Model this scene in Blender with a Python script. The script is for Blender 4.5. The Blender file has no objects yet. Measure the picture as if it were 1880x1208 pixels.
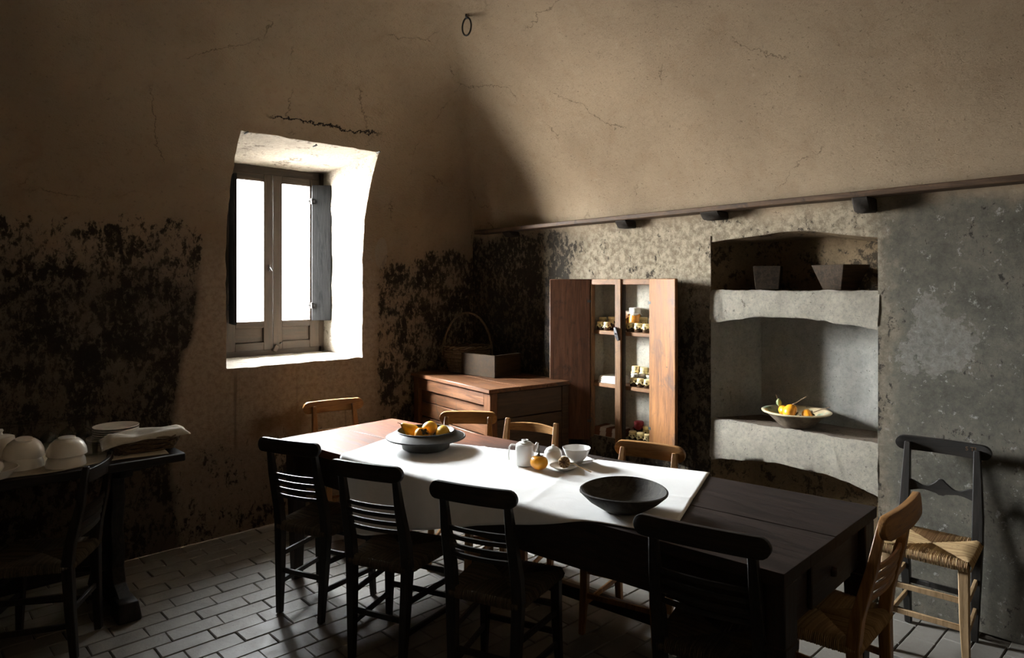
import bpy, bmesh, math, random
from mathutils import Vector, Matrix, noise
random.seed(7)
PI = math.pi
S = bpy.context.scene
COL = S.collection

# ------------------------------------------------------------------ camera
F_PX, CX, HY = 1250.0, 940.0, 520.0
CAM = Vector((-3.829, -4.515, 1.65))
AX = Vector((0.7243, 0.6895)); AY = Vector((-0.6895, 0.7243))     # world axes in (lateral, depth)
cd = bpy.data.cameras.new('camera'); cam = bpy.data.objects.new('camera', cd); COL.objects.link(cam)
cd.sensor_width = 36.0; cd.lens = F_PX / 1880 * 36.0; cd.shift_y = -(604 - HY) / 1880; cd.clip_start = 0.02
cam.location = CAM; cam.rotation_euler = (PI/2, 0, -math.atan2(0.6895, 0.7243))
S.camera = cam

def project(p):
    vx, vy, vz = p[0]-CAM.x, p[1]-CAM.y, p[2]-CAM.z
    lat = vx*AX.x + vy*AY.x; d = vx*AX.y + vy*AY.y
    return (CX + F_PX*lat/d, HY - F_PX*vz/d, d) if d > 0.05 else (-9999, -9999, d)

# ------------------------------------------------------------------ world, light, exposure
SKY = 370.0                                   # hazy daylight, plus a broad low glow added on the left, apart from the sun
GLOW_DIR = Vector((-0.76, 0.58, 0.34)).normalized()
w = bpy.data.worlds.new('hazy_daylight'); S.world = w; w.use_nodes = True
wt = w.node_tree; wt.nodes.clear()
def wn(t): return wt.nodes.new('ShaderNode'+t)
def wmath(op, a_, b_, c_=0.0):
    n_ = wn('Math'); n_.operation = op
    for k_, v_ in enumerate((a_, b_, c_)):
        if isinstance(v_, bpy.types.NodeSocket): wt.links.new(v_, n_.inputs[k_])
        else: n_.inputs[k_].default_value = v_
    return n_.outputs[0]
wo = wn('OutputWorld'); wb = wn('Background'); wc = wn('TexCoord'); wsx = wn('SeparateXYZ'); wr = wn('ValToRGB')
wt.links.new(wc.outputs['Generated'], wsx.inputs[0])
wt.links.new(wmath('MULTIPLY_ADD', wsx.outputs['Z'], 0.5, 0.5), wr.inputs[0])
wr.color_ramp.elements[0].position = 0.47; wr.color_ramp.elements[0].color = (1.0, 0.95, 0.88, 1)   # pale sunlit ground
wr.color_ramp.elements[1].position = 0.53; wr.color_ramp.elements[1].color = (0.92, 0.97, 1.0, 1)    # hazy sky
wd = wn('VectorMath'); wd.operation = 'DOT_PRODUCT'; wt.links.new(wc.outputs['Generated'], wd.inputs[0]); wd.inputs[1].default_value = GLOW_DIR
glow = wmath('POWER', wmath('MULTIPLY_ADD', wd.outputs['Value'], 0.5, 0.5), 6.0)
wt.links.new(wr.outputs[0], wb.inputs['Color'])
amt = wmath('MULTIPLY_ADD', glow, 2.1, 0.10)
gnd = wn('MapRange'); gnd.interpolation_type = 'SMOOTHSTEP'; wt.links.new(wsx.outputs['Z'], gnd.inputs[0])     # the ground is dimmer than the sky
for k_, v_ in enumerate((-0.15, 0.08, 0.55, 1.0)): gnd.inputs[k_+1].default_value = v_
wt.links.new(wmath('MULTIPLY', wmath('MULTIPLY', amt, gnd.outputs[0]), SKY), wb.inputs['Strength'])
wt.links.new(wb.outputs[0], wo.inputs['Surface'])
pl = bpy.data.lights.new('window_portal', 'AREA'); pl.shape = 'RECTANGLE'; pl.size = 0.88; pl.size_y = 1.46
pl.cycles.is_portal = True
po = bpy.data.objects.new('window_portal', pl); COL.objects.link(po)
po.location = (-1.555, 0.705, 1.815); po.rotation_euler = (-PI/2, 0, 0)
sl = bpy.data.lights.new('sun', 'SUN'); sl.energy = 260.0; sl.angle = math.radians(2.5); sl.color = (1.0, 0.97, 0.92)
sun = bpy.data.objects.new('sun', sl); COL.objects.link(sun)
SUN_AZ, SUN_EL = math.radians(35), math.radians(61)      # high sun: falls on the sill and the right reveal only
sun_v = Vector((-math.sin(SUN_AZ)*math.cos(SUN_EL), math.cos(SUN_AZ)*math.cos(SUN_EL), math.sin(SUN_EL)))
sun.rotation_euler = sun_v.to_track_quat('Z', 'Y').to_euler(); sun.location = (-3, 4, 6)
S.cycles.sample_clamp_indirect = 40.0
S.view_settings.view_transform = 'Standard'; S.view_settings.look = 'None'
S.view_settings.gamma = 1.0; S.view_settings.use_curve_mapping = False
S.view_settings.exposure = 0.34

# ------------------------------------------------------------------ mesh helpers
class MB:
    def __init__(s): s.v = []; s.f = []
    def add(s, vs, fs):
        o = len(s.v); s.v += [tuple(p) for p in vs]; s.f += [tuple(i+o for i in f) for f in fs]; return s
    def hexa(s, p):          # p: 4 bottom (ccw), 4 top
        return s.add(p, [(3,2,1,0),(4,5,6,7),(0,1,5,4),(1,2,6,5),(2,3,7,6),(3,0,4,7)])
    def box(s, c, d, rz=0.0, tx=1.0, ty=1.0, rot=None):
        c = Vector(c); hx, hy, hz = d[0]/2, d[1]/2, d[2]/2
        R = rot if rot is not None else Matrix.Rotation(rz, 3, 'Z')
        P = [(-hx,-hy,-hz),(hx,-hy,-hz),(hx,hy,-hz),(-hx,hy,-hz),(-hx*tx,-hy*ty,hz),(hx*tx,-hy*ty,hz),(hx*tx,hy*ty,hz),(-hx*tx,hy*ty,hz)]
        return s.hexa([c + R @ Vector(q) for q in P])
    def bar(s, p0, p1, w0, h0, w1=None, h1=None, side=None):
        p0, p1 = Vector(p0), Vector(p1); w1 = w1 or w0; h1 = h1 or h0
        t = (p1-p0).normalized()
        a = Vector(side) if side else (Vector((0,0,1)).cross(t) if abs(t.z) < 0.9 else Vector((1,0,0)))
        a = (a - t*a.dot(t)).normalized(); b = t.cross(a)
        P = []
        for p, w_, h_ in ((p0,w0,h0),(p1,w1,h1)):
            P += [p - a*w_/2 - b*h_/2, p + a*w_/2 - b*h_/2, p + a*w_/2 + b*h_/2, p - a*w_/2 + b*h_/2]
        return s.hexa(P)
    def chain(s, pts, ws, hs, side):   # rectangular-section sweep; side = fixed width direction
        rings = []; n = len(pts); pts = [Vector(p) for p in pts]
        for i, p in enumerate(pts):
            t = (pts[min(i+1,n-1)] - pts[max(i-1,0)]).normalized()
            a = Vector(side); a = (a - t*a.dot(t)).normalized(); b = t.cross(a)
            W = ws[i] if isinstance(ws,(list,tuple)) else ws; Hh = hs[i] if isinstance(hs,(list,tuple)) else hs
            rings.append([p - a*W/2 - b*Hh/2, p + a*W/2 - b*Hh/2, p + a*W/2 + b*Hh/2, p - a*W/2 + b*Hh/2])
        vs = [q for r in rings for q in r]; fs = [(3,2,1,0), tuple(4*(n-1)+k for k in range(4))]
        for i in range(n-1):
            for k in range(4):
                fs.append((4*i+k, 4*i+(k+1)%4, 4*i+4+(k+1)%4, 4*i+4+k))
        return s.add(vs, fs)
    def tube(s, pts, r, n=8, closed=False):
        pts = [Vector(p) for p in pts]; m = len(pts); vs = []; fs = []
        a = None
        for i, p in enumerate(pts):
            if closed: t = pts[(i+1)%m] - pts[i-1]
            else: t = pts[min(i+1,m-1)] - pts[max(i-1,0)]
            t.normalize()
            if a is None: a = t.orthogonal()
            a = (a - t*a.dot(t)).normalized(); b = t.cross(a)
            R = r[i] if isinstance(r,(list,tuple)) else r
            vs += [p + (a*math.cos(2*PI*k/n) + b*math.sin(2*PI*k/n))*R for k in range(n)]
        for i in range(m if closed else m-1):
            j = (i+1) % m
            for k in range(n): fs.append((i*n+k, i*n+(k+1)%n, j*n+(k+1)%n, j*n+k))
        if not closed: fs += [tuple(range(n))[::-1], tuple((m-1)*n+k for k in range(n))]
        return s.add(vs, fs)
    def lathe(s, prof, n=24, c=(0,0,0), sx=1.0, sy=1.0, wob=0.0, cap=True):
        vs = []; fs = []; m = len(prof)
        for r, z in prof:
            for k in range(n):
                a = 2*PI*k/n; rr = r*(1 + wob*math.sin(3*a+1))
                vs.append((c[0]+rr*math.cos(a)*sx, c[1]+rr*math.sin(a)*sy, c[2]+z))
        for i in range(m-1):
            for k in range(n): fs.append((i*n+k, i*n+(k+1)%n, (i+1)*n+(k+1)%n, (i+1)*n+k))
        if cap and prof[0][0] > 1e-5: fs.append(tuple(range(n))[::-1])
        if cap and prof[-1][0] > 1e-5: fs.append(tuple((m-1)*n+k for k in range(n)))
        return s.add(vs, fs)
    def grid(s, fn, nu, nv):
        vs = [fn(i/nu, j/nv) for j in range(nv+1) for i in range(nu+1)]
        fs = [(j*(nu+1)+i, j*(nu+1)+i+1, (j+1)*(nu+1)+i+1, (j+1)*(nu+1)+i) for j in range(nv) for i in range(nu)]
        return s.add(vs, fs)
    def mesh(s, name, bevel=0.0, smooth=40, seg=1, doubles=True):
        bm = bmesh.new(); vs = [bm.verts.new(p) for p in s.v]
        for f in s.f:
            try: bm.faces.new([vs[i] for i in f])
            except ValueError: pass
        if doubles: bmesh.ops.remove_doubles(bm, verts=bm.verts, dist=1e-5)
        bmesh.ops.recalc_face_normals(bm, faces=bm.faces)
        if bevel > 0:
            es = [e for e in bm.edges if len(e.link_faces) == 2 and e.calc_face_angle(0) > 0.6]
            bmesh.ops.bevel(bm, geom=es, offset=bevel, segments=seg, affect='EDGES', profile=0.5, clamp_overlap=True)
        me = bpy.data.meshes.new(name); bm.to_mesh(me); bm.free()
        if smooth:
            me.shade_smooth(); me.set_sharp_from_angle(angle=math.radians(smooth))
        return me
    def build(s, name, mat, parent=None, **kw):
        return link(name, s.mesh(name, **kw), mat, parent)

def link(name, me, mat, parent=None):
    o = bpy.data.objects.new(name, me); COL.objects.link(o)
    if mat and not me.materials: me.materials.append(mat)
    if parent: o.parent = parent
    return o
def tag(o, label, cat, group=None):
    o['label'] = label; o['category'] = cat
    if group: o['group'] = group
    return o
def thing(name, label, cat, loc=(0,0,0), rz=0.0, group=None):
    o = bpy.data.objects.new(name, None); COL.objects.link(o); o.empty_display_size = 0.05
    o.location = loc; o.rotation_euler = (0,0,rz)
    return tag(o, label, cat, group)
def structure(o): o['kind'] = 'structure'; return o

# ------------------------------------------------------------------ material helpers
class NT:
    def __init__(s, name):
        s.m = bpy.data.materials.new(name); s.m.use_nodes = True; s.t = s.m.node_tree; s.t.nodes.clear()
        s.out = s.t.nodes.new('ShaderNodeOutputMaterial'); s.b = s.t.nodes.new('ShaderNodeBsdfPrincipled')
        s.t.links.new(s.b.outputs[0], s.out.inputs['Surface'])
    def put(s, sock, v):
        if isinstance(v, bpy.types.NodeSocket): s.t.links.new(v, sock)
        elif isinstance(v, (tuple, list)) and len(v) == 3 and sock.type == 'RGBA': sock.default_value = (*v, 1)
        else: sock.default_value = v
    def node(s, t): return s.t.nodes.new('ShaderNode'+t)
    def pos(s): return s.node('NewGeometry').outputs['Position']
    def island(s): return s.node('NewGeometry').outputs['Random Per Island']
    def obj(s): return s.node('TexCoord').outputs['Object']
    def rnd(s): return s.node('ObjectInfo').outputs['Random']
    def xyz(s, v):
        n = s.node('SeparateXYZ'); s.put(n.inputs[0], v); return n.outputs
    def scale(s, v, sc, loc=(0,0,0), rot=(0,0,0)):
        n = s.node('Mapping'); s.put(n.inputs['Vector'], v); n.inputs['Scale'].default_value = sc; n.inputs['Location'].default_value = loc
        n.inputs['Rotation'].default_value = rot; return n.outputs[0]
    def noise(s, v, sc, det=4.0, rough=0.6, dist=0.0, color=False):
        n = s.node('TexNoise'); s.put(n.inputs['Vector'], v); n.inputs['Scale'].default_value = sc; n.inputs['Detail'].default_value = det
        n.inputs['Roughness'].default_value = rough; n.inputs['Distortion'].default_value = dist
        return n.outputs['Color' if color else 'Fac']
    def voro(s, v, sc, feat='F1'):
        n = s.node('TexVoronoi'); n.feature = feat; s.put(n.inputs['Vector'], v); n.inputs['Scale'].default_value = sc; return n.outputs['Distance']
    def math(s, op, a, b=0.0, c=0.0, clamp=False):
        n = s.node('Math'); n.operation = op; n.use_clamp = clamp
        s.put(n.inputs[0], a); s.put(n.inputs[1], b); s.put(n.inputs[2], c); return n.outputs[0]
    def mr(s, v, a, b, c=0.0, d=1.0):
        n = s.node('MapRange'); n.interpolation_type = 'SMOOTHSTEP'; s.put(n.inputs[0], v)
        for i, q in enumerate((a,b,c,d)): n.inputs[i+1].default_value = q
        return n.outputs[0]
    def mix(s, f, a, b, blend='MIX'):
        n = s.node('Mix'); n.data_type = 'RGBA'; n.blend_type = blend
        s.put(n.inputs[0], f); s.put(n.inputs[6], a); s.put(n.inputs[7], b); return n.outputs[2]
    def ramp(s, f, stops):
        n = s.node('ValToRGB'); s.put(n.inputs[0], f); e = n.color_ramp.elements
        while len(e) < len(stops): e.new(0.5)
        for k, (p, c) in enumerate(stops): e[k].position = p; e[k].color = (*c, 1) if len(c) == 3 else c
        return n.outputs[0]
    def bump(s, h, strength=0.4, dist=0.01, prev=None):
        n = s.node('Bump'); n.inputs['Strength'].default_value = strength; n.inputs['Distance'].default_value = dist
        s.put(n.inputs['Height'], h)
        if prev is not None: s.put(n.inputs['Normal'], prev)
        return n.outputs[0]
    def fin(s, color, rough=0.6, normal=None, spec=0.3, **kw):
        s.put(s.b.inputs['Base Color'], color); s.put(s.b.inputs['Roughness'], rough)
        s.b.inputs['Specular IOR Level'].default_value = spec
        if normal is not None: s.put(s.b.inputs['Normal'], normal)
        for k, v in kw.items(): s.put(s.b.inputs[k.replace('_',' ')], v)
        return s.m
    # masks
    def mul(s, *a):
        r = a[0]
        for q in a[1:]: r = s.math('MULTIPLY', r, q)
        return r
    def mx(s, *a):
        r = a[0]
        for q in a[1:]: r = s.math('MAXIMUM', r, q)
        return r
    def band(s, v, a, b, soft):
        return s.mul(s.mr(v, a-soft, a+soft), s.mr(v, b-soft, b+soft, 1.0, 0.0))

def plaster_relief(n, p, amt=1.0):
    h1 = n.noise(p, 4.0, 3, 0.5); h2 = n.noise(n.scale(p, (1,1,1.6)), 42.0, 8, 0.78); h3 = n.noise(p, 170.0, 3, 0.6)
    tr = n.noise(n.scale(p, (3,3,14), rot=(0.5,0.4,0)), 3.0, 6, 0.7)
    pits = n.mr(n.noise(p, 70, 2, 0.5, 0.5), 0.68, 0.74)
    b = n.bump(h1, 0.4*amt, 0.05); b = n.bump(tr, 0.5*amt, 0.02, b); b = n.bump(h2, 1.0*amt, 0.02, b); b = n.bump(h3, 0.6*amt, 0.005, b)
    return n.bump(pits, 0.7*amt, -0.010, b), pits

def vault_colour(n, p):
    a = n.noise(p, 1.1, 4, 0.6); b = n.noise(p, 6.0, 6, 0.65, 0.3); c = n.noise(p, 34, 7, 0.75)
    col = n.ramp(a, [(0.3,(0.345,0.262,0.178)), (0.5,(0.42,0.328,0.226)), (0.7,(0.47,0.365,0.25))])
    col = n.mix(n.mr(b, 0.48, 0.75, 0, 0.5), col, (0.35,0.25,0.16))
    col = n.mix(n.mr(c, 0.52, 0.75, 0, 0.5), col, (0.21,0.165,0.115))
    pale = n.mr(n.noise(p, 15, 6, 0.72), 0.60, 0.72, 0, 0.3)
    col = n.mix(pale, col, (0.52,0.43,0.32))
    q = n.node('VectorMath'); q.operation = 'MULTIPLY_ADD'; n.put(q.inputs[0], n.noise(p, 5, 5, 0.7, color=True)); q.inputs[1].default_value = (0.22,)*3; n.put(q.inputs[2], p)
    cr = n.mul(n.mr(n.voro(q.outputs[0], 1.3, 'DISTANCE_TO_EDGE'), 0.002, 0.007, 1, 0), n.mr(n.noise(p, 2.3, 3), 0.52, 0.62, 0, 0.55))
    return n.mix(cr, col, (0.06,0.045,0.03))

def grime(n, p, density, stretch=0.55, sc=26.0):
    """black mould speckle: density 0..1 raises coverage"""
    q = n.scale(p, (1,1,stretch))
    f = n.math('ADD', n.mul(n.noise(q, sc, 9, 0.78, 0.3), 0.62), n.mul(n.noise(p, 5.0, 5, 0.65), 0.38))
    th = n.math('SUBTRACT', 0.75, n.math('MULTIPLY', density, 0.42))
    d = n.math('SUBTRACT', f, th)
    return n.mr(d, -0.02, 0.03)

def mat_wall_left():
    n = NT('plaster_window_wall'); p = n.pos(); o = n.xyz(p); x, z = o['X'], o['Z']
    base = vault_colour(n, p)
    wob = n.math('MULTIPLY_ADD', n.noise(p, 2.2, 5, 0.65), 0.5, -0.25)
    zw = n.math('ADD', z, wob); xw = n.math('ADD', x, n.mul(wob, 0.35))
    low = n.mr(zw, 1.5, 2.15, 1, 0)
    base = n.mix(n.mul(low, 0.75), base, n.mix(n.mr(n.noise(p, 30, 6, 0.75), 0.4, 0.65), (0.52,0.435,0.35), (0.33,0.265,0.205)))
    base = n.mix(n.mul(n.mr(zw, 0.45, 0.8, 1, 0), 0.6), base, (0.17,0.14,0.11))
    # left of the window: heavy soot block with a slanted right edge
    edge = n.math('MULTIPLY_ADD', n.mr(z, 0.7, 1.75, 0, 1), 0.16, -2.43)
    blk = n.mr(n.math('SUBTRACT', xw, edge), -0.02, 0.03, 1, 0)
    sp1 = n.mul(blk, n.mr(zw, 1.95, 2.15, 1, 0))
    hv1 = n.mul(blk, n.band(zw, 0.95, 1.72, 0.18))
    # right of the window
    rgt = n.mul(n.mr(xw, -1.03, -0.93), n.band(zw, 0.35, 1.95, 0.2))
    rgt2 = n.mul(n.mr(xw, -0.75, -0.55), n.band(zw, 0.5, 1.95, 0.12))
    below = n.mul(n.band(x, -2.5, -0.9, 0.1), n.mr(zw, 0.55, 0.78, 1, 0))
    dens = n.mx(n.mul(sp1, 0.60), n.mul(hv1, 0.66), n.mul(rgt, 0.62), n.mul(rgt2, 0.66), n.mul(below, 0.5), n.mul(n.mr(z, 0.0, 1.9, 1, 0.25), 0.2))
    g = grime(n, p, dens)
    col = n.mix(n.mul(blk, n.mr(zw, 1.55, 2.0, 1, 0), 0.78), base, (0.085,0.07,0.055))
    col = n.mix(n.mul(rgt, 0.45), col, (0.2,0.145,0.09))
    col = n.mix(n.mul(g, n.mr(n.noise(p, 5, 5, 0.7), 0.3, 0.6, 0.55, 0.95)), col, (0.026,0.023,0.019))
    # drips under the sill
    dq = n.scale(p, (11,11,0.35)); dr = n.mul(n.mr(n.noise(dq, 1.0, 3, 0.6), 0.60, 0.68), n.band(x, -2.1, -1.0, 0.05), n.band(zw, 0.55, 1.05, 0.1), 0.55)
    col = n.mix(dr, col, (0.10,0.085,0.07))
    # brown smear behind the end chair and a pale flake
    br = n.mul(n.band(xw, -1.95, -1.55, 0.06), n.band(zw, 0.60, 0.74, 0.05), 0.7)
    col = n.mix(br, col, (0.16,0.085,0.03))
    fl = n.mr(n.math('ADD', n.math('POWER', n.math('DIVIDE', n.math('ADD', x, 0.93), 0.06), 2), n.math('POWER', n.math('DIVIDE', n.math('ADD', z, -1.88), 0.13), 2)), 0.7, 1.0, 1, 0)
    col = n.mix(n.mul(fl, 0.6), col, (0.42,0.37,0.31))
    # long crack over the window
    cz = n.math('MULTIPLY_ADD', n.noise(p, 5, 5, 0.75), 0.16, 2.635)
    ck = n.mul(n.mr(n.math('ABSOLUTE', n.math('SUBTRACT', z, cz)), 0.003, 0.008, 1, 0), n.band(x, -1.95, -1.15, 0.06))
    cx2 = n.math('MULTIPLY_ADD', n.noise(p, 6, 5, 0.75), 0.12, -0.085)
    ck2 = n.mul(n.mr(n.math('ABSOLUTE', n.math('SUBTRACT', x, cx2)), 0.002, 0.006, 1, 0), n.band(z, 2.0, 2.6, 0.1), 0.6)
    ckm = n.mx(ck, ck2); col = n.mix(ckm, col, (0.02,0.016,0.012))
    b, pits = plaster_relief(n, p); b = n.bump(n.math('SUBTRACT', 1.0, n.mx(ckm, n.mul(g, 0.35))), 0.6, 0.01, b)
    col = n.mix(n.mul(pits, 0.35), col, (0.06,0.045,0.03))
    return n.fin(col, 0.92, b, 0.12)

def mat_wall_right():
    n = NT('plaster_niche_wall'); p = n.pos(); o = n.xyz(p); y, z = o['Y'], o['Z']
    base = vault_colour(n, p)
    wob = n.math('MULTIPLY_ADD', n.noise(p, 2.4, 5, 0.65), 0.5, -0.25)
    zw = n.math('ADD', z, n.mul(wob, 0.7)); yw = n.math('ADD', y, wob)
    low = n.mr(zw, 2.0, 2.14, 1, 0)
    tan = n.mix(n.mr(n.noise(p, 22, 8, 0.8, 0.2), 0.4, 0.6), (0.29,0.235,0.165), (0.56,0.475,0.345))
    grey = n.ramp(n.math('ADD', n.mul(n.noise(p, 5, 6, 0.7), 0.6), n.mul(n.noise(p, 38, 8, 0.8), 0.4)), [(0.28,(0.055,0.052,0.042)), (0.45,(0.135,0.125,0.10)), (0.57,(0.20,0.18,0.142)), (0.75,(0.27,0.215,0.155))])
    grey = n.mix(n.mul(n.mr(n.noise(p, 17, 8, 0.8, 0.2), 0.585, 0.63), 0.75), grey, (0.47,0.45,0.41))
    rightpart = n.mr(yw, -3.38, -3.2, 1, 0)
    lw = n.mix(rightpart, tan, grey)
    lower = n.mul(n.mr(zw, 1.35, 1.75, 1, 0), n.math('SUBTRACT', 1.0, rightpart))
    lw = n.mix(n.mul(lower, 0.72), lw, (0.12,0.095,0.07))
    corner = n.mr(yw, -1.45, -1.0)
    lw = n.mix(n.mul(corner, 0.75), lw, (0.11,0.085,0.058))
    # scraped pale patch
    e = n.math('ADD', n.math('POWER', n.math('DIVIDE', n.math('ADD', y, 3.525), 0.175), 2), n.math('POWER', n.math('DIVIDE', n.math('ADD', z, -1.375), 0.185), 2))
    pt = n.mr(n.math('ADD', e, n.mul(n.math('ADD', n.noise(p, 4.5, 7, 0.7), -0.5), 5.0)), 0.85, 1.0, 1, 0)
    rough = n.noise(p, 34, 7, 0.8, 0.4)
    lw = n.mix(n.mul(pt, 0.5), lw, n.ramp(rough, [(0.35,(0.22,0.20,0.17)), (0.6,(0.46,0.43,0.38))]))
    col = n.mix(low, base, lw)
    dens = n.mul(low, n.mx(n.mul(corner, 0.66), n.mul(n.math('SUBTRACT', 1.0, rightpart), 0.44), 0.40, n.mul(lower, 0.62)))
    g = n.mul(grime(n, p, dens, 0.7, 30.0), n.math('SUBTRACT', 1.0, n.mul(pt, 0.8)))
    col = n.mix(n.mul(g, 0.88), col, (0.028,0.024,0.02))
    b, pits = plaster_relief(n, p)
    b = n.bump(n.mul(n.noise(p, 26, 8, 0.8, 0.3), low), 1.0, 0.028, b)
    b = n.bump(n.mul(rough, pt), 0.8, 0.03, b); b = n.bump(n.math('SUBTRACT', 1.0, pt), 0.5, 0.012, b)
    col = n.mix(n.mul(pits, 0.35), col, (0.06,0.045,0.03))
    return n.fin(col, 0.9, b, 0.15)

def mat_vault():
    n = NT('plaster_vault'); p = n.pos(); b, pits = plaster_relief(n, p)
    return n.fin(n.mix(n.mul(pits, 0.35), vault_colour(n, p), (0.06,0.045,0.03)), 0.92, b, 0.12)

def mat_lime(name, dirt, light=(0.62,0.56,0.46), dark=(0.10,0.085,0.065), rel=1.0, mottle=0.5):
    n = NT(name); p = n.pos()
    col = n.ramp(n.noise(p, 6, 6, 0.7), [(0.3,tuple(c*0.72 for c in light)), (0.6,light)])
    col = n.mix(n.mr(n.noise(p, 44, 9, 0.82), 0.42, 0.70, 0, mottle), col, tuple(c*0.38 for c in light))
    col = n.mix(n.mul(grime(n, p, dirt, 0.9, 22.0), 0.8), col, dark)
    b, pits = plaster_relief(n, p, rel); b = n.bump(n.noise(p, 40, 8, 0.8), 0.9*rel, 0.022, b)
    col = n.mix(n.mul(pits, 0.6), col, (0.05,0.04,0.03))
    return n.fin(col, 0.9, b, 0.15)

def mat_wood(name, c0, c1, axis='Z', rough=0.5, sc=1.0, wear=None, spec=0.2, coat=0.0):
    n = NT(name); v = n.obj()
    st = {'X':(1.2,14,14), 'Y':(14,1.2,14), 'Z':(14,14,1.2)}[axis]
    q = n.scale(v, tuple(k*sc for k in st))
    g = n.noise(q, 2.2, 7, 0.68, 1.2); f = n.noise(q, 9.0, 4, 0.6, 0.4)
    col = n.mix(n.mr(g, 0.3, 0.7), c0, c1)
    col = n.mix(n.mr(f, 0.55, 0.75, 0, 0.6), col, tuple(k*0.35 for k in c0))
    if wear: col = n.mix(n.mr(n.noise(v, 7*sc, 6, 0.7, 1.0), 0.52, 0.7, 0, 0.85), col, wear)
    b = n.bump(g, 0.35, 0.004); b = n.bump(f, 0.3, 0.0015, b)
    return n.fin(col, n.mr(g, 0.2, 0.8, rough-0.1, rough+0.12), b, spec)

def mat_plain(name, col, rough=0.5, spec=0.4, var=0.15, bump=0.15, sc=30, **kw):
    n = NT(name); v = n.obj(); f = n.noise(v, sc, 5, 0.65)
    c = n.mix(n.mr(f, 0.3, 0.7), tuple(k*(1-var) for k in col), tuple(min(1,k*(1+var)) for k in col))
    return n.fin(c, rough, n.bump(f, bump, 0.002) if bump else None, spec, **kw)

M = {}
M['wall_l'] = mat_wall_left(); M['wall_r'] = mat_wall_right(); M['vault'] = mat_vault()
M['reveal'] = mat_lime('window_reveal_lime', 0.45, (0.50,0.45,0.37), (0.10,0.08,0.06))
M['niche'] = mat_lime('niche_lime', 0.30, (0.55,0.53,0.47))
M['niche_dark'] = mat_lime('niche_dark', 0.50, (0.36,0.26,0.155), (0.03,0.026,0.02))  # darker, more speckled lime for the top and bottom niche
M['slab'] = mat_lime('rough_lime_slab', 0.38, (0.74,0.67,0.54), (0.20,0.155,0.11), 1.7, 0.6)
M['recess'] = mat_lime('cupboard_lime', 0.15, (0.62,0.58,0.48), (0.12,0.10,0.08), 0.6)
M['ledge'] = mat_lime('ledge_brick', 0.45, (0.26,0.20,0.15), (0.06,0.045,0.035), 1.0)

def mat_tile():
    n = NT('worn_floor_tile'); p = n.pos(); r = n.island()
    c = n.ramp(r, [(0.0,(0.08,0.077,0.069)), (0.35,(0.115,0.112,0.10)), (0.7,(0.14,0.134,0.118)), (1.0,(0.132,0.112,0.092))])
    f = n.noise(p, 9, 6, 0.7, 0.6); c = n.mix(n.mr(f, 0.45, 0.75, 0, 0.5), c, (0.14,0.12,0.10))
    c = n.mix(n.mr(n.noise(p, 26, 4, 0.7, 1.0), 0.6, 0.72, 0, 0.4), c, (0.22,0.21,0.19))
    pit = n.mr(n.noise(p, 75, 3, 0.6), 0.70, 0.76); c = n.mix(pit, c, (0.03,0.025,0.02))
    b = n.bump(f, 0.4, 0.006); b = n.bump(pit, 0.6, -0.004, b); b = n.bump(n.noise(p, 55, 4, 0.6), 0.25, 0.003, b)
    return n.fin(c, n.mr(f, 0.3, 0.8, 0.5, 0.75), b, 0.35)
M['tile'] = mat_tile(); M['mortar'] = mat_plain('dark_mortar', (0.045,0.038,0.03), 0.95, 0.1, 0.4, 0.4, 40)
M['ebony'] = mat_wood('blackened_wood', (0.010,0.009,0.008), (0.024,0.020,0.017), 'Z', 0.5)
M['ebony_x'] = mat_wood('blackened_wood_rail', (0.010,0.009,0.008), (0.024,0.020,0.017), 'X', 0.5)
M['oak'] = mat_wood('brown_chair_wood', (0.17,0.08,0.027), (0.33,0.17,0.06), 'Z', 0.42)
M['oak_x'] = mat_wood('brown_chair_rail', (0.18,0.085,0.028), (0.35,0.18,0.063), 'X', 0.42)
M['paleleg'] = mat_wood('pale_leg_wood', (0.22,0.14,0.07), (0.36,0.24,0.13), 'Z', 0.55)
def mat_tabletop():
    n = NT('table_plank_wood'); v = n.obj(); o = n.xyz(v)
    q = n.scale(v, (11,1.0,11)); g = n.noise(q, 2.2, 7, 0.68, 1.2); f = n.noise(q, 9.0, 4, 0.6, 0.4)
    worn = n.mr(n.math('ADD', o['Y'], n.mul(n.math('ADD', n.noise(v, 3, 4), -0.5), 0.8)), 0.15, 0.75)
    dk = n.mix(n.mr(g, 0.3, 0.7), (0.012,0.009,0.008), (0.034,0.022,0.017)); wn_ = n.mix(n.mr(g, 0.3, 0.7), (0.075,0.024,0.011), (0.19,0.07,0.03))
    c = n.mix(worn, dk, wn_); c = n.mix(n.mr(f, 0.56, 0.76, 0, 0.6), c, (0.012,0.008,0.006))
    b = n.bump(g, 0.4, 0.004); b = n.bump(f, 0.3, 0.0015, b)
    return n.fin(c, n.mr(g, 0.2, 0.8, 0.45, 0.7), b, 0.16)
M['table'] = mat_tabletop()
M['table_z'] = mat_wood('table_leg_wood', (0.014,0.010,0.008), (0.034,0.021,0.014), 'Z', 0.45)
M['table_y'] = mat_wood('table_apron_wood', (0.014,0.010,0.008), (0.034,0.021,0.014), 'Y', 0.45)
M['table_x'] = mat_wood('table_end_wood', (0.014,0.010,0.008), (0.034,0.021,0.014), 'X', 0.45)
M['chest_y'] = mat_wood('chest_front_wood', (0.05,0.02,0.009), (0.13,0.055,0.022), 'Y', 0.45, 1.0, (0.035,0.025,0.018))
M['chest_x'] = mat_wood('chest_end_wood', (0.03,0.02,0.013), (0.065,0.04,0.025), 'X', 0.5)
M['chest_z'] = mat_wood('chest_stile_wood', (0.05,0.02,0.009), (0.13,0.055,0.022), 'Z', 0.4)
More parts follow.
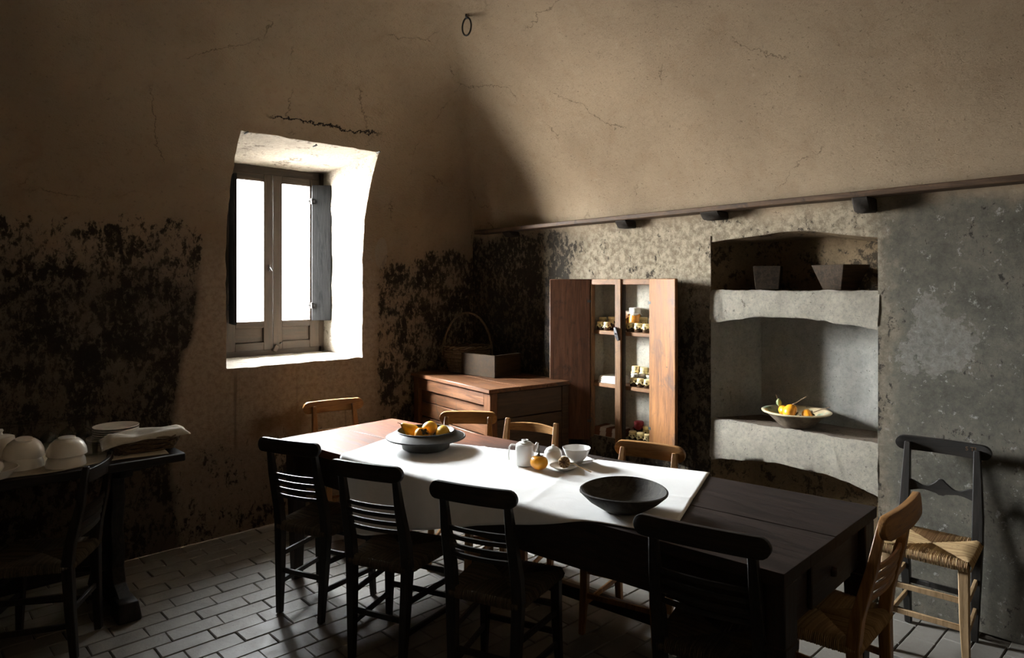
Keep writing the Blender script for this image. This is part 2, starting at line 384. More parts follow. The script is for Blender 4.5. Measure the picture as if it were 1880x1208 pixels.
M['door_in'] = mat_wood('cupboard_door_wood', (0.11,0.042,0.013), (0.25,0.11,0.035), 'Z', 0.55, 0.8, (0.07,0.038,0.024))
M['door_shaded'] = mat_wood('cupboard_door_shaded', (0.05,0.021,0.011), (0.10,0.042,0.02), 'Z', 0.45, 0.8, (0.02,0.013,0.01))  # darker copy of the door wood: shade put into the unlit leaf's colour
M['frame_y'] = mat_wood('cupboard_shelf_wood', (0.15,0.075,0.035), (0.26,0.14,0.07), 'Y', 0.5, 1.0, (0.07,0.05,0.04))
M['frame_z'] = mat_wood('cupboard_post_wood', (0.13,0.07,0.035), (0.24,0.13,0.065), 'Z', 0.5, 1.0, (0.06,0.05,0.045))
M['plank'] = mat_wood('wall_shelf_wood', (0.035,0.022,0.014), (0.10,0.06,0.035), 'Y', 0.6, 1.0, (0.02,0.016,0.013))
M['dark_wood'] = mat_wood('near_black_wood', (0.014,0.012,0.01), (0.03,0.024,0.019), 'X', 0.7)  # near-black wood for the brackets and the post's painted shade
M['win'] = mat_wood('weathered_window_wood', (0.016,0.010,0.006), (0.036,0.023,0.014), 'Z', 0.55)
M['win_x'] = mat_wood('weathered_window_rail', (0.016,0.010,0.006), (0.036,0.023,0.014), 'X', 0.55)
M['shutter'] = mat_wood('grey_shutter_wood', (0.006,0.006,0.006), (0.018,0.0175,0.017), 'Z', 0.8, 1.2, None, 0.04)
M['crate'] = mat_wood('old_crate_wood', (0.017,0.010,0.005), (0.042,0.025,0.012), 'X', 0.7, 1.0, None, 0.1)
M['trough'] = mat_wood('weathered_trough_wood', (0.016,0.012,0.009), (0.045,0.031,0.02), 'X', 0.8, 1.5, (0.03,0.022,0.015), 0.08)
M['iron'] = mat_plain('black_iron', (0.018,0.017,0.016), 0.55, 0.5, 0.3, 0.3, 60)
M['porcelain'] = mat_plain('white_porcelain', (0.78,0.77,0.74), 0.18, 0.5, 0.02, 0.0)
M['pewter'] = mat_plain('dull_pewter', (0.05,0.049,0.042), 0.45, 0.3, 0.25, 0.2, 14)
M['persimmon'] = mat_plain('persimmon_skin', (0.80,0.33,0.02), 0.3, 0.45, 0.10, 0.05, 14)
M['persimmon_y'] = mat_plain('yellow_fruit_skin', (0.82,0.46,0.05), 0.33, 0.45, 0.14, 0.05, 12)
M['calyx'] = mat_plain('dry_calyx', (0.06,0.045,0.022), 0.8, 0.2, 0.4, 0.2)
M['twig'] = mat_plain('dry_twig', (0.14,0.085,0.045), 0.8, 0.2, 0.35, 0.3)
M['leaf'] = mat_plain('pale_leaf', (0.30,0.36,0.16), 0.6, 0.3, 0.25, 0.1)
M['poppy'] = mat_plain('dry_poppy', (0.30,0.19,0.085), 0.75, 0.2, 0.35, 0.3, 50)
M['poppy_d'] = mat_plain('poppy_crown', (0.11,0.06,0.03), 0.8, 0.2, 0.3, 0.2)
M['darkbowl'] = mat_wood('charred_bowl_wood', (0.02,0.018,0.015), (0.065,0.058,0.048), 'X', 0.7, 1.3, (0.10,0.09,0.075))
M['wicker'] = mat_plain('brown_wicker', (0.10,0.068,0.04), 0.65, 0.3, 0.35, 0.3, 60)
M['cover'] = mat_plain('cream_paper_cover', (0.74,0.61,0.32), 0.6, 0.3, 0.15, 0.3, 60)
M['redcover'] = mat_plain('red_jar_cover', (0.22,0.025,0.03), 0.6, 0.3, 0.2, 0.3, 60)
M['whitecloth'] = mat_plain('white_cotton', (0.72,0.69,0.63), 0.85, 0.15, 0.08, 0.35, 60)
M['napkin'] = mat_plain('linen_napkin', (0.50,0.47,0.41), 0.9, 0.1, 0.08, 0.35, 60)
M['jam'] = mat_plain('dark_preserve_glass', (0.05,0.028,0.015), 0.12, 0.5, 0.3, 0.0)
M['peach'] = mat_plain('fruit_preserve_glass', (0.50,0.20,0.03), 0.12, 0.5, 0.35, 0.0, 25)
M['crock_out'] = mat_plain('bare_clay_bowl', (0.15,0.115,0.08), 0.75, 0.25, 0.35, 0.35, 22)
M['brownstripe'] = mat_plain('brown_cotton', (0.16,0.07,0.04), 0.9, 0.1, 0.2, 0.3, 60)

def mat_crock():
    n = NT('cream_glaze_worn'); p = n.obj()
    c = n.mix(n.mr(n.noise(p, 9, 5, 0.6), 0.55, 0.65), (0.62,0.50,0.31), (0.30,0.42,0.30))
    c = n.mix(n.mr(n.noise(p, 20, 5, 0.7), 0.60, 0.66), c, (0.10,0.07,0.045))
    return n.fin(c, 0.3, None, 0.5)
M['crock'] = mat_crock()
def mat_linen():
    n = NT('white_linen_cloth'); p = n.obj()
    wv = n.node('TexWave'); wv.inputs['Scale'].default_value = 260; n.put(wv.inputs['Vector'], p); wv.inputs['Distortion'].default_value = 2
    f = n.noise(n.scale(p, (1,1,1), rot=(0,0,0.37)), 7, 5, 0.6, 0.5); g = n.noise(n.scale(p, (140,30,140)), 1, 3, 0.6)
    b = n.bump(f, 0.3, 0.012); b = n.bump(g, 0.25, 0.0015, b)
    # the white of the linen is faintly uneven
    return n.fin(n.mix(n.mr(f, 0.35, 0.7), (0.77,0.765,0.745), (0.82,0.815,0.80)), 0.9, b, 0.1)
M['linen'] = mat_linen()
def mat_rush(name, c0, c1):
    n = NT(name); r = n.island(); f = n.noise(n.obj(), 70, 4, 0.6)
    c = n.mix(r, c0, c1); c = n.mix(n.mr(f, 0.5, 0.8, 0, 0.6), c, tuple(k*0.4 for k in c0))
    return n.fin(c, 0.65, n.bump(f, 0.3, 0.002), 0.3)
M['rush'] = mat_rush('straw_rush', (0.22,0.135,0.06), (0.42,0.29,0.14))
M['rush_d'] = mat_rush('dark_rush', (0.045,0.034,0.022), (0.11,0.085,0.056))
def mat_glass(name, tint=(1,1,1), gl=0.06, thin=True):
    n = NT(name); t = n.t; t.nodes.remove(n.b)
    tr = n.node('BsdfTransparent'); tr.inputs[0].default_value = (*tint,1); g = n.node('BsdfGlossy'); g.inputs['Roughness'].default_value = 0.03
    lw = n.node('LayerWeight'); lw.inputs[0].default_value = 0.5; mx = n.node('MixShader')
    t.links.new(n.math('MULTIPLY_ADD', n.math('POWER', lw.outputs['Facing'], 4.0), 0.7, 0.04), mx.inputs[0])
    t.links.new(tr.outputs[0], mx.inputs[1]); t.links.new(g.outputs[0], mx.inputs[2]); t.links.new(mx.outputs[0], n.out.inputs['Surface'])
    return n.m
M['pane'] = mat_glass('window_pane'); M['glass'] = mat_glass('drinking_glass', (0.93,0.94,0.93))

# ================================================================== THE ROOM
XW, YS, ZS, VA, VB = -4.4, -6.2, 1.8, 2.2, 1.81
CROWN = ZS + VB
def inset(z):
    if z <= ZS: return 0.0
    return VA*(1 - math.sqrt(max(0.0, 1 - min(1.0, (z-ZS)/VB)**2)))
def inset_n(z):        # slope of the profile: (horizontal, vertical) of the inward normal
    if z <= ZS: return (1.0, 0.0)
    a = (z-ZS)/VB; c = math.sqrt(max(1e-4, 1-a*a)); h, v = c/VA, a/VB
    l = math.hypot(h, v); return (h/l, -v/l)
def rows_between(a, b, step):
    n = max(1, round((b-a)/step)); return [a + (b-a)*i/n for i in range(n+1)]
def merge_lists(*ls):
    r = sorted(set(round(q, 4) for l in ls for q in l)); out = [r[0]]
    for q in r[1:]:
        if q - out[-1] > 0.004: out.append(q)
    return out

WX0, WX1, WZ0, WZ1 = -2.113, -1.096, 1.088, 2.61       # window opening in the wall
def jit(a, z, amp=0.007):
    v = noise.noise_vector(Vector((a*9.0, 3.1, z*9.0))) + 0.6*noise.noise_vector(Vector((a*31.0, 7.7, z*31.0)))
    return v.x*amp, v.z*amp

def side_mesh(name, length, zrows, cols, fn, hole=None, edge_jit=None):
    """cols: positions along the wall (0..-length); fn(a,z,d)->(point); mitred at both ends"""
    vs = []; ns = []; fs = []; nc = len(cols)
    for z in zrows:
        d = inset(z); nh, nv = inset_n(z)
        for a in cols:
            aa = min(max(a, -length + d), -d); zz = z
            if edge_jit: aa, zz = edge_jit(aa, z)
            p, q = fn(aa, zz, inset(zz), nh, nv); vs.append(p); ns.append(q)
    for j in range(len(zrows)-1):
        zc = (zrows[j]+zrows[j+1])/2
        for i in range(nc-1):
            ac = (cols[i]+cols[i+1])/2
            if hole and hole(ac, zc): continue
            fs.append((j*nc+i, j*nc+i+1, (j+1)*nc+i+1, (j+1)*nc+i))
    me = bpy.data.meshes.new(name)
    # drop collapsed corner quads
    keep = []
    for f in fs:
        pts = []
        for i in f:
            if not pts or (Vector(vs[i])-Vector(vs[pts[-1]])).length > 1e-6: pts.append(i)
        if len(pts) > 2 and (Vector(vs[pts[0]])-Vector(vs[pts[-1]])).length < 1e-6: pts.pop()
        if len(pts) >= 3:
            nn = (Vector(vs[pts[1]])-Vector(vs[pts[0]])).cross(Vector(vs[pts[2]])-Vector(vs[pts[0]]))
            keep.append(tuple(pts) if nn.dot(Vector(ns[pts[0]])) > 0 else tuple(pts[::-1]))
    me.from_pydata(vs, [], keep); me.shade_smooth()
    me.normals_split_custom_set_from_vertices([Vector(q).normalized() for q in ns])
    return me
def round_groin(a, L, z, d, n0, at_zero, at_far):
    """turn the shading normal towards the neighbouring vault side close to a groin: the plaster rounds it off"""
    Rr = min(0.6, max(0.0, (z-2.35)*0.5)); n_ = Vector(n0)
    if Rr > 1e-4:
        for s_, nb in ((-d - a, at_zero), (a + L - d, at_far)):
            w_ = 0.5*max(0.0, 1 - s_/Rr)**1.5; n_ = n_*(1-w_) + Vector(nb)*w_
    return tuple(n_.normalized())
fn_left  = lambda a,z,d,nh,nv: ((a, -d, z), round_groin(a, 4.4, z, d, (0,-nh,nv), (-nh,0,nv), (nh,0,nv)))
fn_right = lambda a,z,d,nh,nv: ((-d, a, z), round_groin(a, 6.2, z, d, (-nh,0,nv), (0,-nh,nv), (0,nh,nv)))
fn_front = lambda a,z,d,nh,nv: ((a, YS+d, z), round_groin(a, 4.4, z, d, (0,nh,nv), (-nh,0,nv), (nh,0,nv)))
fn_far   = lambda a,z,d,nh,nv: ((XW+d, a, z), round_groin(a, 6.2, z, d, (nh,0,nv), (0,-nh,nv), (0,nh,nv)))
ZT = 2.75
zl = merge_lists(rows_between(0,WZ0,0.1), rows_between(WZ0,WZ1,0.04), rows_between(WZ1,ZT,0.05))
xl = merge_lists(rows_between(XW,WX0,0.1), rows_between(WX0,WX1,0.04), rows_between(WX1,0,0.1))
def on_win_edge(a, z):
    e = 0.003
    inx = WX0-e <= a <= WX1+e; inz = WZ0-e <= z <= WZ1+e
    return (inx and (abs(z-WZ0) < e or abs(z-WZ1) < e)) or (inz and (abs(a-WX0) < e or abs(a-WX1) < e))
def ej_left(a, z):
    if on_win_edge(a, z): j = jit(a, z); return a+j[0], z+j[1]
    return a, z
wall_left = structure(link('wall_left', side_mesh('wall_left', 4.4, zl, xl, fn_left, lambda a,z: WX0<a<WX1 and WZ0<z<WZ1, ej_left), M['wall_l']))

CY0, CY1, CZ0, CZ1 = -1.868, -1.341, 0.555, 1.665       # wall cupboard opening
NY0, NY1, NZ1 = -3.26, -2.293, 1.945                    # niche opening
yr = merge_lists(rows_between(-6.2,NY0,0.12), rows_between(NY0,NY1,0.05), rows_between(NY1,CY0,0.1), rows_between(CY0,CY1,0.06), rows_between(CY1,0,0.1))
zr = merge_lists(rows_between(0,CZ0,0.1), rows_between(CZ0,CZ1,0.1), [NZ1], rows_between(NZ1,2.2,0.05), rows_between(2.2,ZT,0.05))
def hole_right(a, z): return (CY0<a<CY1 and CZ0<z<CZ1) or (NY0<a<NY1 and z<NZ1)
wall_right = structure(link('wall_right', side_mesh('wall_right', 6.2, zr, yr, fn_right, hole_right), M['wall_r']))
zs_plain = merge_lists(rows_between(0,1.8,0.3), rows_between(1.8,ZT,0.06))
structure(link('wall_front', side_mesh('wall_front', 4.4, zs_plain, rows_between(XW,0,0.4), fn_front), M['vault']))
structure(link('wall_back', side_mesh('wall_back', 6.2, zs_plain, rows_between(YS,0,0.4), fn_far), M['vault']))
# vault: four curved sides that meet in mitred groins
def vault():
    vs = []; ns = []; fs = []
    def side(cols, L, fn):
        zz = [ZT + (CROWN-ZT)*math.sin(PI/2*i/26) for i in range(27)]
        me = side_mesh('tmp', L, zz, cols, fn); o = len(vs)
        vs.extend([tuple(v.co) for v in me.vertices]); fs.extend([tuple(i+o for i in p.vertices) for p in me.polygons])
        for j, z in enumerate(zz):
            nh, nv = inset_n(z)
            for a in cols: ns.append(fn(min(max(a, -L+inset(z)), -inset(z)), z, inset(z), nh, nv)[1])
        bpy.data.meshes.remove(me)
    side(rows_between(XW,0,0.1), 4.4, fn_left); side(rows_between(YS,0,0.1), 6.2, fn_right)
    side(rows_between(XW,0,0.2), 4.4, fn_front); side(rows_between(YS,0,0.2), 6.2, fn_far)
    me = bpy.data.meshes.new('ceiling'); me.from_pydata(vs, [], fs); me.shade_smooth()
    me.normals_split_custom_set_from_vertices([Vector(q).normalized() for q in ns])
    return me
structure(link('ceiling', vault(), M['vault']))

# outer masonry shell of the building, one opening for the window
def shell():
    x0, x1, y0, y1, z0, z1 = -4.9, 0.62, -6.7, 0.688, -0.12, 4.0
    hx0, hx1, hz0, hz1 = -1.985, -1.125, 1.105, 2.53
    vs = [(x,y1,z) for z in (z0,hz0,hz1,z1) for x in (x0,hx0,hx1,x1)] + [(x0,y0,z0),(x1,y0,z0),(x0,y0,z1),(x1,y0,z1)]
    fs = [(r_*4+c,r_*4+c+1,r_*4+c+5,r_*4+c+4) for r_ in range(3) for c in range(3) if not (r_ == 1 and c == 1)]
    fs += [(16,17,19,18),(0,16,18,12,8,4),(3,7,11,15,19,17),(0,1,2,3,17,16),(12,18,19,15,14,13)]
    me = bpy.data.meshes.new('wall_outer'); me.from_pydata(vs, [], fs); return me
structure(link('wall_outer', shell(), M['vault']))

# window embrasure (deep splayed reveal)
FX0, FX1, FZ0, FZ1, FY = -1.969, -1.141, 1.106, 2.52, 0.55
FOUT = 0.69      # outer face of the masonry
def embrasure():
    ring = []
    xs = [x for x in xl if WX0-0.003 <= x <= WX1+0.003]; zs_ = [z for z in zl if WZ0-0.003 <= z <= WZ1+0.003]
    ring += [(x, WZ0) for x in xs] + [(WX1, z) for z in zs_[1:]] + [(x, WZ1) for x in xs[::-1][1:]] + [(WX0, z) for z in zs_[::-1][1:-1]]
    vs = []; fs = []; K = 16; n = len(ring)
    for k in range(K+1):
        t = k/K
        for x, z in ring:
            u = (x-WX0)/(WX1-WX0); v = (z-WZ0)/(WZ1-WZ0)
            j = jit(x, z); p0 = Vector((x+j[0], -inset(z+j[1]), z+j[1])); p1 = Vector((FX0-0.02+u*(FX1-FX0+0.04), FY+0.06, FZ0-0.004+v*(FZ1-FZ0+0.02)))
            p2 = Vector((p1.x, FOUT, p1.z)); p = p0.lerp(p1, t/0.75) if t <= 0.75 else p1.lerp(p2, (t-0.75)/0.25)
            if 0 < k < K:
                nv = noise.noise_vector(p*7.0)*0.010 + noise.noise_vector(p*24.0)*0.005
                p += Vector((nv.x, 0, nv.z))
                if v < 0.01: p.z = p.z - nv.z*0.6
            vs.append(p)
    for k in range(K):
        for i in range(n): fs.append((k*n+i, (k+1)*n+i, (k+1)*n+(i+1)%n, k*n+(i+1)%n))
    me = bpy.data.meshes.new('embrasure'); me.from_pydata(vs, [], fs); me.shade_smooth(); me.set_sharp_from_angle(angle=math.radians(45)); return me
link('embrasure', embrasure(), M['reveal'], wall_left)

# niche: lining, arched head, slab shelf, ledge
ND = 0.33; NB0, NB1 = -3.18, -2.46
def head(y):        # lopsided arch of the top niche
    u = (y-NY0)/(NY1-NY0); return 1.888 + 0.205*u - 0.196*u*u - 0.006*math.sin(u*11)
def arch(y, z0, rise):
    u = (y-(NY0+NY1)/2)/((NY1-NY0)/2); return z0 + rise*(1-u*u)
def rough(p, amp=0.006, sc=14): v = noise.noise_vector(Vector(p)*sc)*amp + noise.noise_vector(Vector(p)*sc*3)*amp*0.5; return Vector(p)+v
def niche():
    m = MB(); ys = rows_between(NY0,NY1,0.05)
    # spandrel between the wall's square hole and the arch, and the arch soffit
    for a, b in zip(ys, ys[1:]):
        za, zb = head(a), head(b)
        m.add([(0,a,za),(0,b,zb),(0,b,NZ1),(0,a,NZ1)], [(0,1,2,3)])
    return m.build('niche_arch', M['wall_r'], wall_right, smooth=60)
niche()
def loft_side(y0, y1, z0, z1, nz=16, nx=5):
    m = MB(); m.grid(lambda u,v: rough((u*ND, y0+(y1-y0)*u, z0+(z1-z0)*v), 0.004 if 0<u<1 else 0.002), nx, nz); return m
def lining(z0, z1, mat, name):
    m = loft_side(NY1, NB1, z0, z1, 12); m.v += []; a = loft_side(NY0, NB0, z0, z1, 12); m.add(a.v, a.f)
    m.grid(lambda u,v: rough((ND+0.0, NB0+(NB1-NB0)*u, z0+(z1-z0)*v), 0.003), 14, 12)
    return m.build(name, mat, wall_right, smooth=60, doubles=False)
lining(1.50, 2.0, M['niche_dark'], 'niche_lining')
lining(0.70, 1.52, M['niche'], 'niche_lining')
lining(0.0, 0.72, M['niche_dark'], 'niche_lining')
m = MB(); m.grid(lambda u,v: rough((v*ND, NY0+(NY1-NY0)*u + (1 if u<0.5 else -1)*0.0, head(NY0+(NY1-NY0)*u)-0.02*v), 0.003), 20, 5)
m.build('niche_soffit', M['niche_dark'], wall_right, smooth=60)
def slab(name, ztop, zb, rise, depth, x0, mat_front, top_mat):
    ny = 40; m = MB(); prof = []
    def pt(k, y):
        za = arch(y, zb, rise) + 0.012*noise.noise(Vector((y*9,2,zb)))
        zt = ztop + 0.004*noise.noise(Vector((y*11,5,ztop)))
        P = [(depth,za+0.01),(x0+0.05,za+0.004),(x0+0.006,za),(x0-0.004,za+0.03),(x0-0.003,(za+zt)/2),(x0-0.004,zt-0.03),(x0+0.004,zt-0.006),(x0+0.02,zt)]
        x, z = P[k]; q = Vector((x,y,z))
        return q + noise.noise_vector(q*13)*0.009*(0 if k == 0 else 1) + noise.noise_vector(q*45)*0.005
    m.grid(lambda u,v: pt(round(v*7), NY0-0.004+(NY1-NY0+0.008)*u), ny, 7)
    s_ = m.build(name, mat_front, wall_right, smooth=70)
    t = MB(); t.grid(lambda u,v: (x0+0.015+(depth-x0-0.015)*v, NY0+(NY1-NY0)*u, ztop-0.0015+0.002*noise.noise(Vector((u*9,v*4,ztop)))), 20, 6)
    t.build('shelf_top', top_mat, s_, smooth=60)
slab('niche_shelf', 1.61, 1.40, 0.055, ND, 0.0, M['slab'], M['niche_dark'])
slab('niche_ledge', 0.812, 0.545, 0.06, ND, 0.0, M['slab'], M['ledge'])

# cupboard recess in the wall
RD, RY0, RY1 = 0.185, -1.90, -1.29
m = MB()
m.grid(lambda u,v: (RD, RY0+(RY1-RY0)*u, CZ0+(CZ1-CZ0)*v), 8, 12)
for yy, ye in ((RY0,CY0),(RY1,CY1)):
    m.grid(lambda u,v: (0.0+u*RD, ye if u == 0 else yy, CZ0+(CZ1-CZ0)*v), 6, 8)
m.grid(lambda u,v: (u*RD, RY0+(RY1-RY0)*v, CZ0), 6, 6); m.grid(lambda u,v: (u*RD, RY0+(RY1-RY0)*v, CZ1), 6, 6)
m.build('cupboard_recess', M['recess'], wall_right, smooth=40)

# floor with brick tiles
fl = MB(); fl.grid(lambda u,v: (XW-0.3+5.1*u, YS-0.3+6.8*v, -0.012), 4, 4)
floor = structure(fl.build('floor', M['mortar'], smooth=0))
TL, TW, GAP = 0.236, 0.116, 0.0035
def tile_mesh(k):
    r = random.Random(k); m = MB(); hx, hy = (TL-GAP)/2, (TW-GAP)/2; c = 0.004
    def q(h): return [(sx*(hx-h)+r.uniform(-1,1)*0.003, sy*(hy-h)+r.uniform(-1,1)*0.002) for sx,sy in ((-1,-1),(1,-1),(1,1),(-1,1))]
    o = q(0.0); i = [(x*(1-c/hx), y*(1-c/hy)) for x,y in o]
    vs = [(x,y,-0.02) for x,y in o] + [(x,y,-0.004) for x,y in o] + [(x,y,0.0) for x,y in i]
    fs = [(8,9,10,11)] + [(k_,(k_+1)%4,4+(k_+1)%4,4+k_) for k_ in range(4)] + [(4+k_,4+(k_+1)%4,8+(k_+1)%4,8+k_) for k_ in range(4)]
    m.add(vs, fs); me = m.mesh('brick', smooth=0); me.materials.append(M['tile']); return me
TM = [tile_mesh(k) for k in range(8)]
cells = []
r = random.Random(3)
j = 0; y = -TW/2
while y > YS:
    off = (TL/2 if j % 2 else 0) + r.uniform(-0.035, 0.035); x = 0.3 - off
    while x > XW-0.1:
        if not (x > 0.0 and not (NY0 < y < NY1)):
            cells.append((x, y, r.uniform(-0.0035,0.0), r.uniform(-0.01,0.01), r.randrange(8)))
        x -= TL
    y -= TW; j += 1
def weight(c):
    q = project((c[0], c[1], 0)); 
    if not (-20 < q[0] < 1900 and 0 < q[1] < 1225) or q[2] < 0.3: return 0
    return 1.0/q[2]**3
cells.sort(key=weight, reverse=True)
for c in cells[:300]:
    o = link('brick', TM[c[4]], None, floor); o.location = (c[0], c[1], c[2]); o.rotation_euler = (0,0,c[3])
rest = MB()
for c in cells[300:]:
    me = TM[c[4]]; R = Matrix.Rotation(c[3], 3, 'Z')
    rest.add([Vector((c[0],c[1],c[2])) + R @ v.co for v in me.vertices], [tuple(p.vertices) for p in me.polygons])
o = rest.build('brick_paving', M['tile'], floor, smooth=0, doubles=False); o['kind'] = 'stuff'

# window with two leaves
win = bpy.data.objects.new('window_1', None); COL.objects.link(win); structure(win); win.location = (-1.555, FY, 1.106)
hw = 0.414; HT = 1.414
f = MB(); f.box((-hw+0.02,0.03,HT/2),(0.05,0.07,HT+0.04)); f.box((hw-0.005,0.03,HT/2),(0.05,0.07,HT+0.04))
f.build('window_frame', M['win'], win, bevel=0.004)
f = MB(); f.box((0,0.03,HT-0.015),(2*hw,0.07,0.07)); f.box((0,0.03,0.01),(2*hw,0.07,0.06)); f.build('window_frame', M['win_x'], win, bevel=0.004)
def sash(x0, x1, glass):
    g0, g1 = glass; zb, zt = 0.035, HT-0.04; gz0, gz1 = 0.256, 1.316
    m = MB(); 
    m.box(((x0+g0)/2, 0.005, (zb+zt)/2), (g0-x0, 0.045, zt-zb)); m.box(((g1+x1)/2, 0.005, (zb+zt)/2), (x1-g1, 0.045, zt-zb))
    s_ = m.build('sash', M['win'], win, bevel=0.003)
    m = MB(); m.box(((g0+g1)/2, 0.005, (gz1+zt)/2), (g1-g0, 0.043, zt-gz1)); m.build('sash_rail', M['win_x'], s_, bevel=0.002)
    m = MB(); m.box(((g0+g1)/2, 0.005, gz0-0.025), (g1-g0, 0.043, 0.05)); m.build('sash_rail', M['win_x'], s_, bevel=0.002)
    m = MB(); m.box(((g0+g1)/2, 0.005, zb+0.03), (g1-g0, 0.043, 0.06)); m.build('sash_rail', M['win_x'], s_, bevel=0.002)
    m = MB(); m.box(((g0+g1)/2, 0.012, (zb+0.06+gz0-0.05)/2), (g1-g0, 0.02, gz0-0.05-zb-0.06)); m.build('sash_panel', M['win_x'], s_)
    m = MB(); m.box(((g0+g1)/2, 0.008, (gz0+gz1)/2), (g1-g0, 0.003, gz1-gz0)); m.build('pane', M['pane'], s_)
    return s_
s1 = sash(-hw+0.045, -0.0012, (-0.288, -0.073)); s2 = sash(0.0012, hw-0.03, (0.075, 0.304))
m = MB(); m.box((-0.03,-0.025,0.66),(0.012,0.012,0.05)); m.tube([(-0.03,-0.02,0.66),(-0.03,-0.045,0.665),(-0.018,-0.05,0.64)], 0.005, 6); m.build('latch', M['iron'], s1)
m = MB(); m.box((0.012,-0.035,0.045),(0.035,0.03,0.055), rot=Matrix.Rotation(0.5,3,'Y')); m.build('wooden_turn_button', M['win'], win, bevel=0.004)
m = MB(); m.lathe([(0,0.0),(0.008,0.003),(0.009,0.008),(0.005,0.013),(0,0.014)], 8, (0.06,-0.022,0.075)); m.build('knob', M['iron'], s2)
# inner shutters, folded open
def shutter(hx, ang, wd, z0, z1, flip):
    e = bpy.data.objects.new('shutter', None); 
    m = MB(); m.box((wd/2, 0, (z0+z1)/2), (wd, 0.022, z1-z0))
    o = m.build('shutter', M['shutter'], win, bevel=0.003); o.location = (hx, -0.025, 0); o.rotation_euler = (0,0,ang)
    for zz in (z0+0.12, z1-0.13):
        h = MB(); h.box((0.0,-0.012,zz),(0.05,0.006,0.02)); h.tube([(0,-0.014,zz-0.022),(0,-0.014,zz+0.022)], 0.006, 8); h.build('hinge', M['iron'], o)
    return o
shutter(0.318, math.radians(-35), 0.150, 0.247, 1.327, 1)
shutter(-0.328, math.radians(-101), 0.19, 0.247, 1.327, -1)

# ================================================================== DINING TABLE
TH = 0.78
TC = [Vector((-2.137,-0.857)), Vector((-1.364,-0.807)), Vector((-0.970,-3.574)), Vector((-1.838,-3.603))]  # far-left, far-right, near-right, near-left
def tpt(u, v, z):   # u across (0 = camera side), v along (0 = window end)
    p = TC[0].lerp(TC[1], u).lerp(TC[3].lerp(TC[2], u), v); return Vector((p.x, p.y, z))
org = tpt(0.5, 0.5, 0)
tb = thing('dining_table', 'long dark wooden plank table half covered by a white cloth', 'table', org)
def T(u, v, z): return tpt(u, v, z) - org
us = [0, 0.235, 0.49, 0.74, 1.0]
for k in range(4):
    a, b = us[k]+0.0002, us[k+1]-0.0002; dz = (0.0,-0.001,0.0005,-0.0005)[k]
    m = MB(); m.hexa([T(a,0.0,TH-0.042),T(b,0.0,TH-0.042),T(b,1.0,TH-0.042),T(a,1.0,TH-0.042),T(a,0.0,TH+dz),T(b,0.0,TH+dz),T(b,1.0,TH+dz),T(a,1.0,TH+dz)])
    m.build('plank', M['table'], tb, bevel=0.0014)
A0, A1, U0, U1 = 0.565, TH-0.043, 0.07, 0.93; V0, V1 = 0.012, 0.988
def board(u0,v0,u1,v1,z0,z1,du,dv):
    m = MB(); m.hexa([T(u0,v0,z0),T(u0+du,v0+dv,z0),T(u1+du,v1+dv,z0),T(u1,v1,z0),T(u0,v0,z1),T(u0+du,v0+dv,z1),T(u1+du,v1+dv,z1),T(u1,v1,z1)]); return m
board(U0,V0,U0,V1,A0,A1,0.03,0).build('apron', M['table_y'], tb, bevel=0.003)
board(U1-0.03,V0,U1-0.03,V1,A0,A1,0.03,0).build('apron', M['table_y'], tb, bevel=0.003)
board(U0,V0,U1,V0,A0,A1,0,0.009).build('apron', M['table_x'], tb, bevel=0.003)
ap = board(U0,V1-0.009,U1,V1-0.009,A0,A1,0,0.009).build('apron', M['table_x'], tb, bevel=0.003)
dr = board(0.30,V1,0.72,V1,A0+0.012,A1-0.012,0,0.006).build('drawer_front', M['table_x'], tb, bevel=0.004)
m = MB(); kp = T(0.51,V1+0.006,(A0+A1)/2); m.lathe([(0.0,-0.018),(0.016,-0.012),(0.018,0),(0.016,0.012),(0,0.018)], 12, kp); m.build('knob', M['table_x'], dr)
for u, v in ((0.08,0.022),(0.92,0.022),(0.925,0.983),(0.075,0.983)):
    c = T(u, v, 0); m = MB()
    m.box((c.x,c.y,(A0+A1)/2-0.02),(0.088,0.088,A1-A0+0.04))
    m.box((c.x,c.y,A0-0.035),(0.096,0.096,0.03))
    m.bar((c.x,c.y,A0-0.05),(c.x,c.y,0.0),0.08,0.08,0.052,0.052)
    m.build('leg', M['table_z'], tb, bevel=0.004)
m = MB(); m.bar(T(0.9,0.03,0.10),T(0.9,0.97,0.10),0.04,0.06); m.build('stretcher', M['table_y'], tb, bevel=0.004)

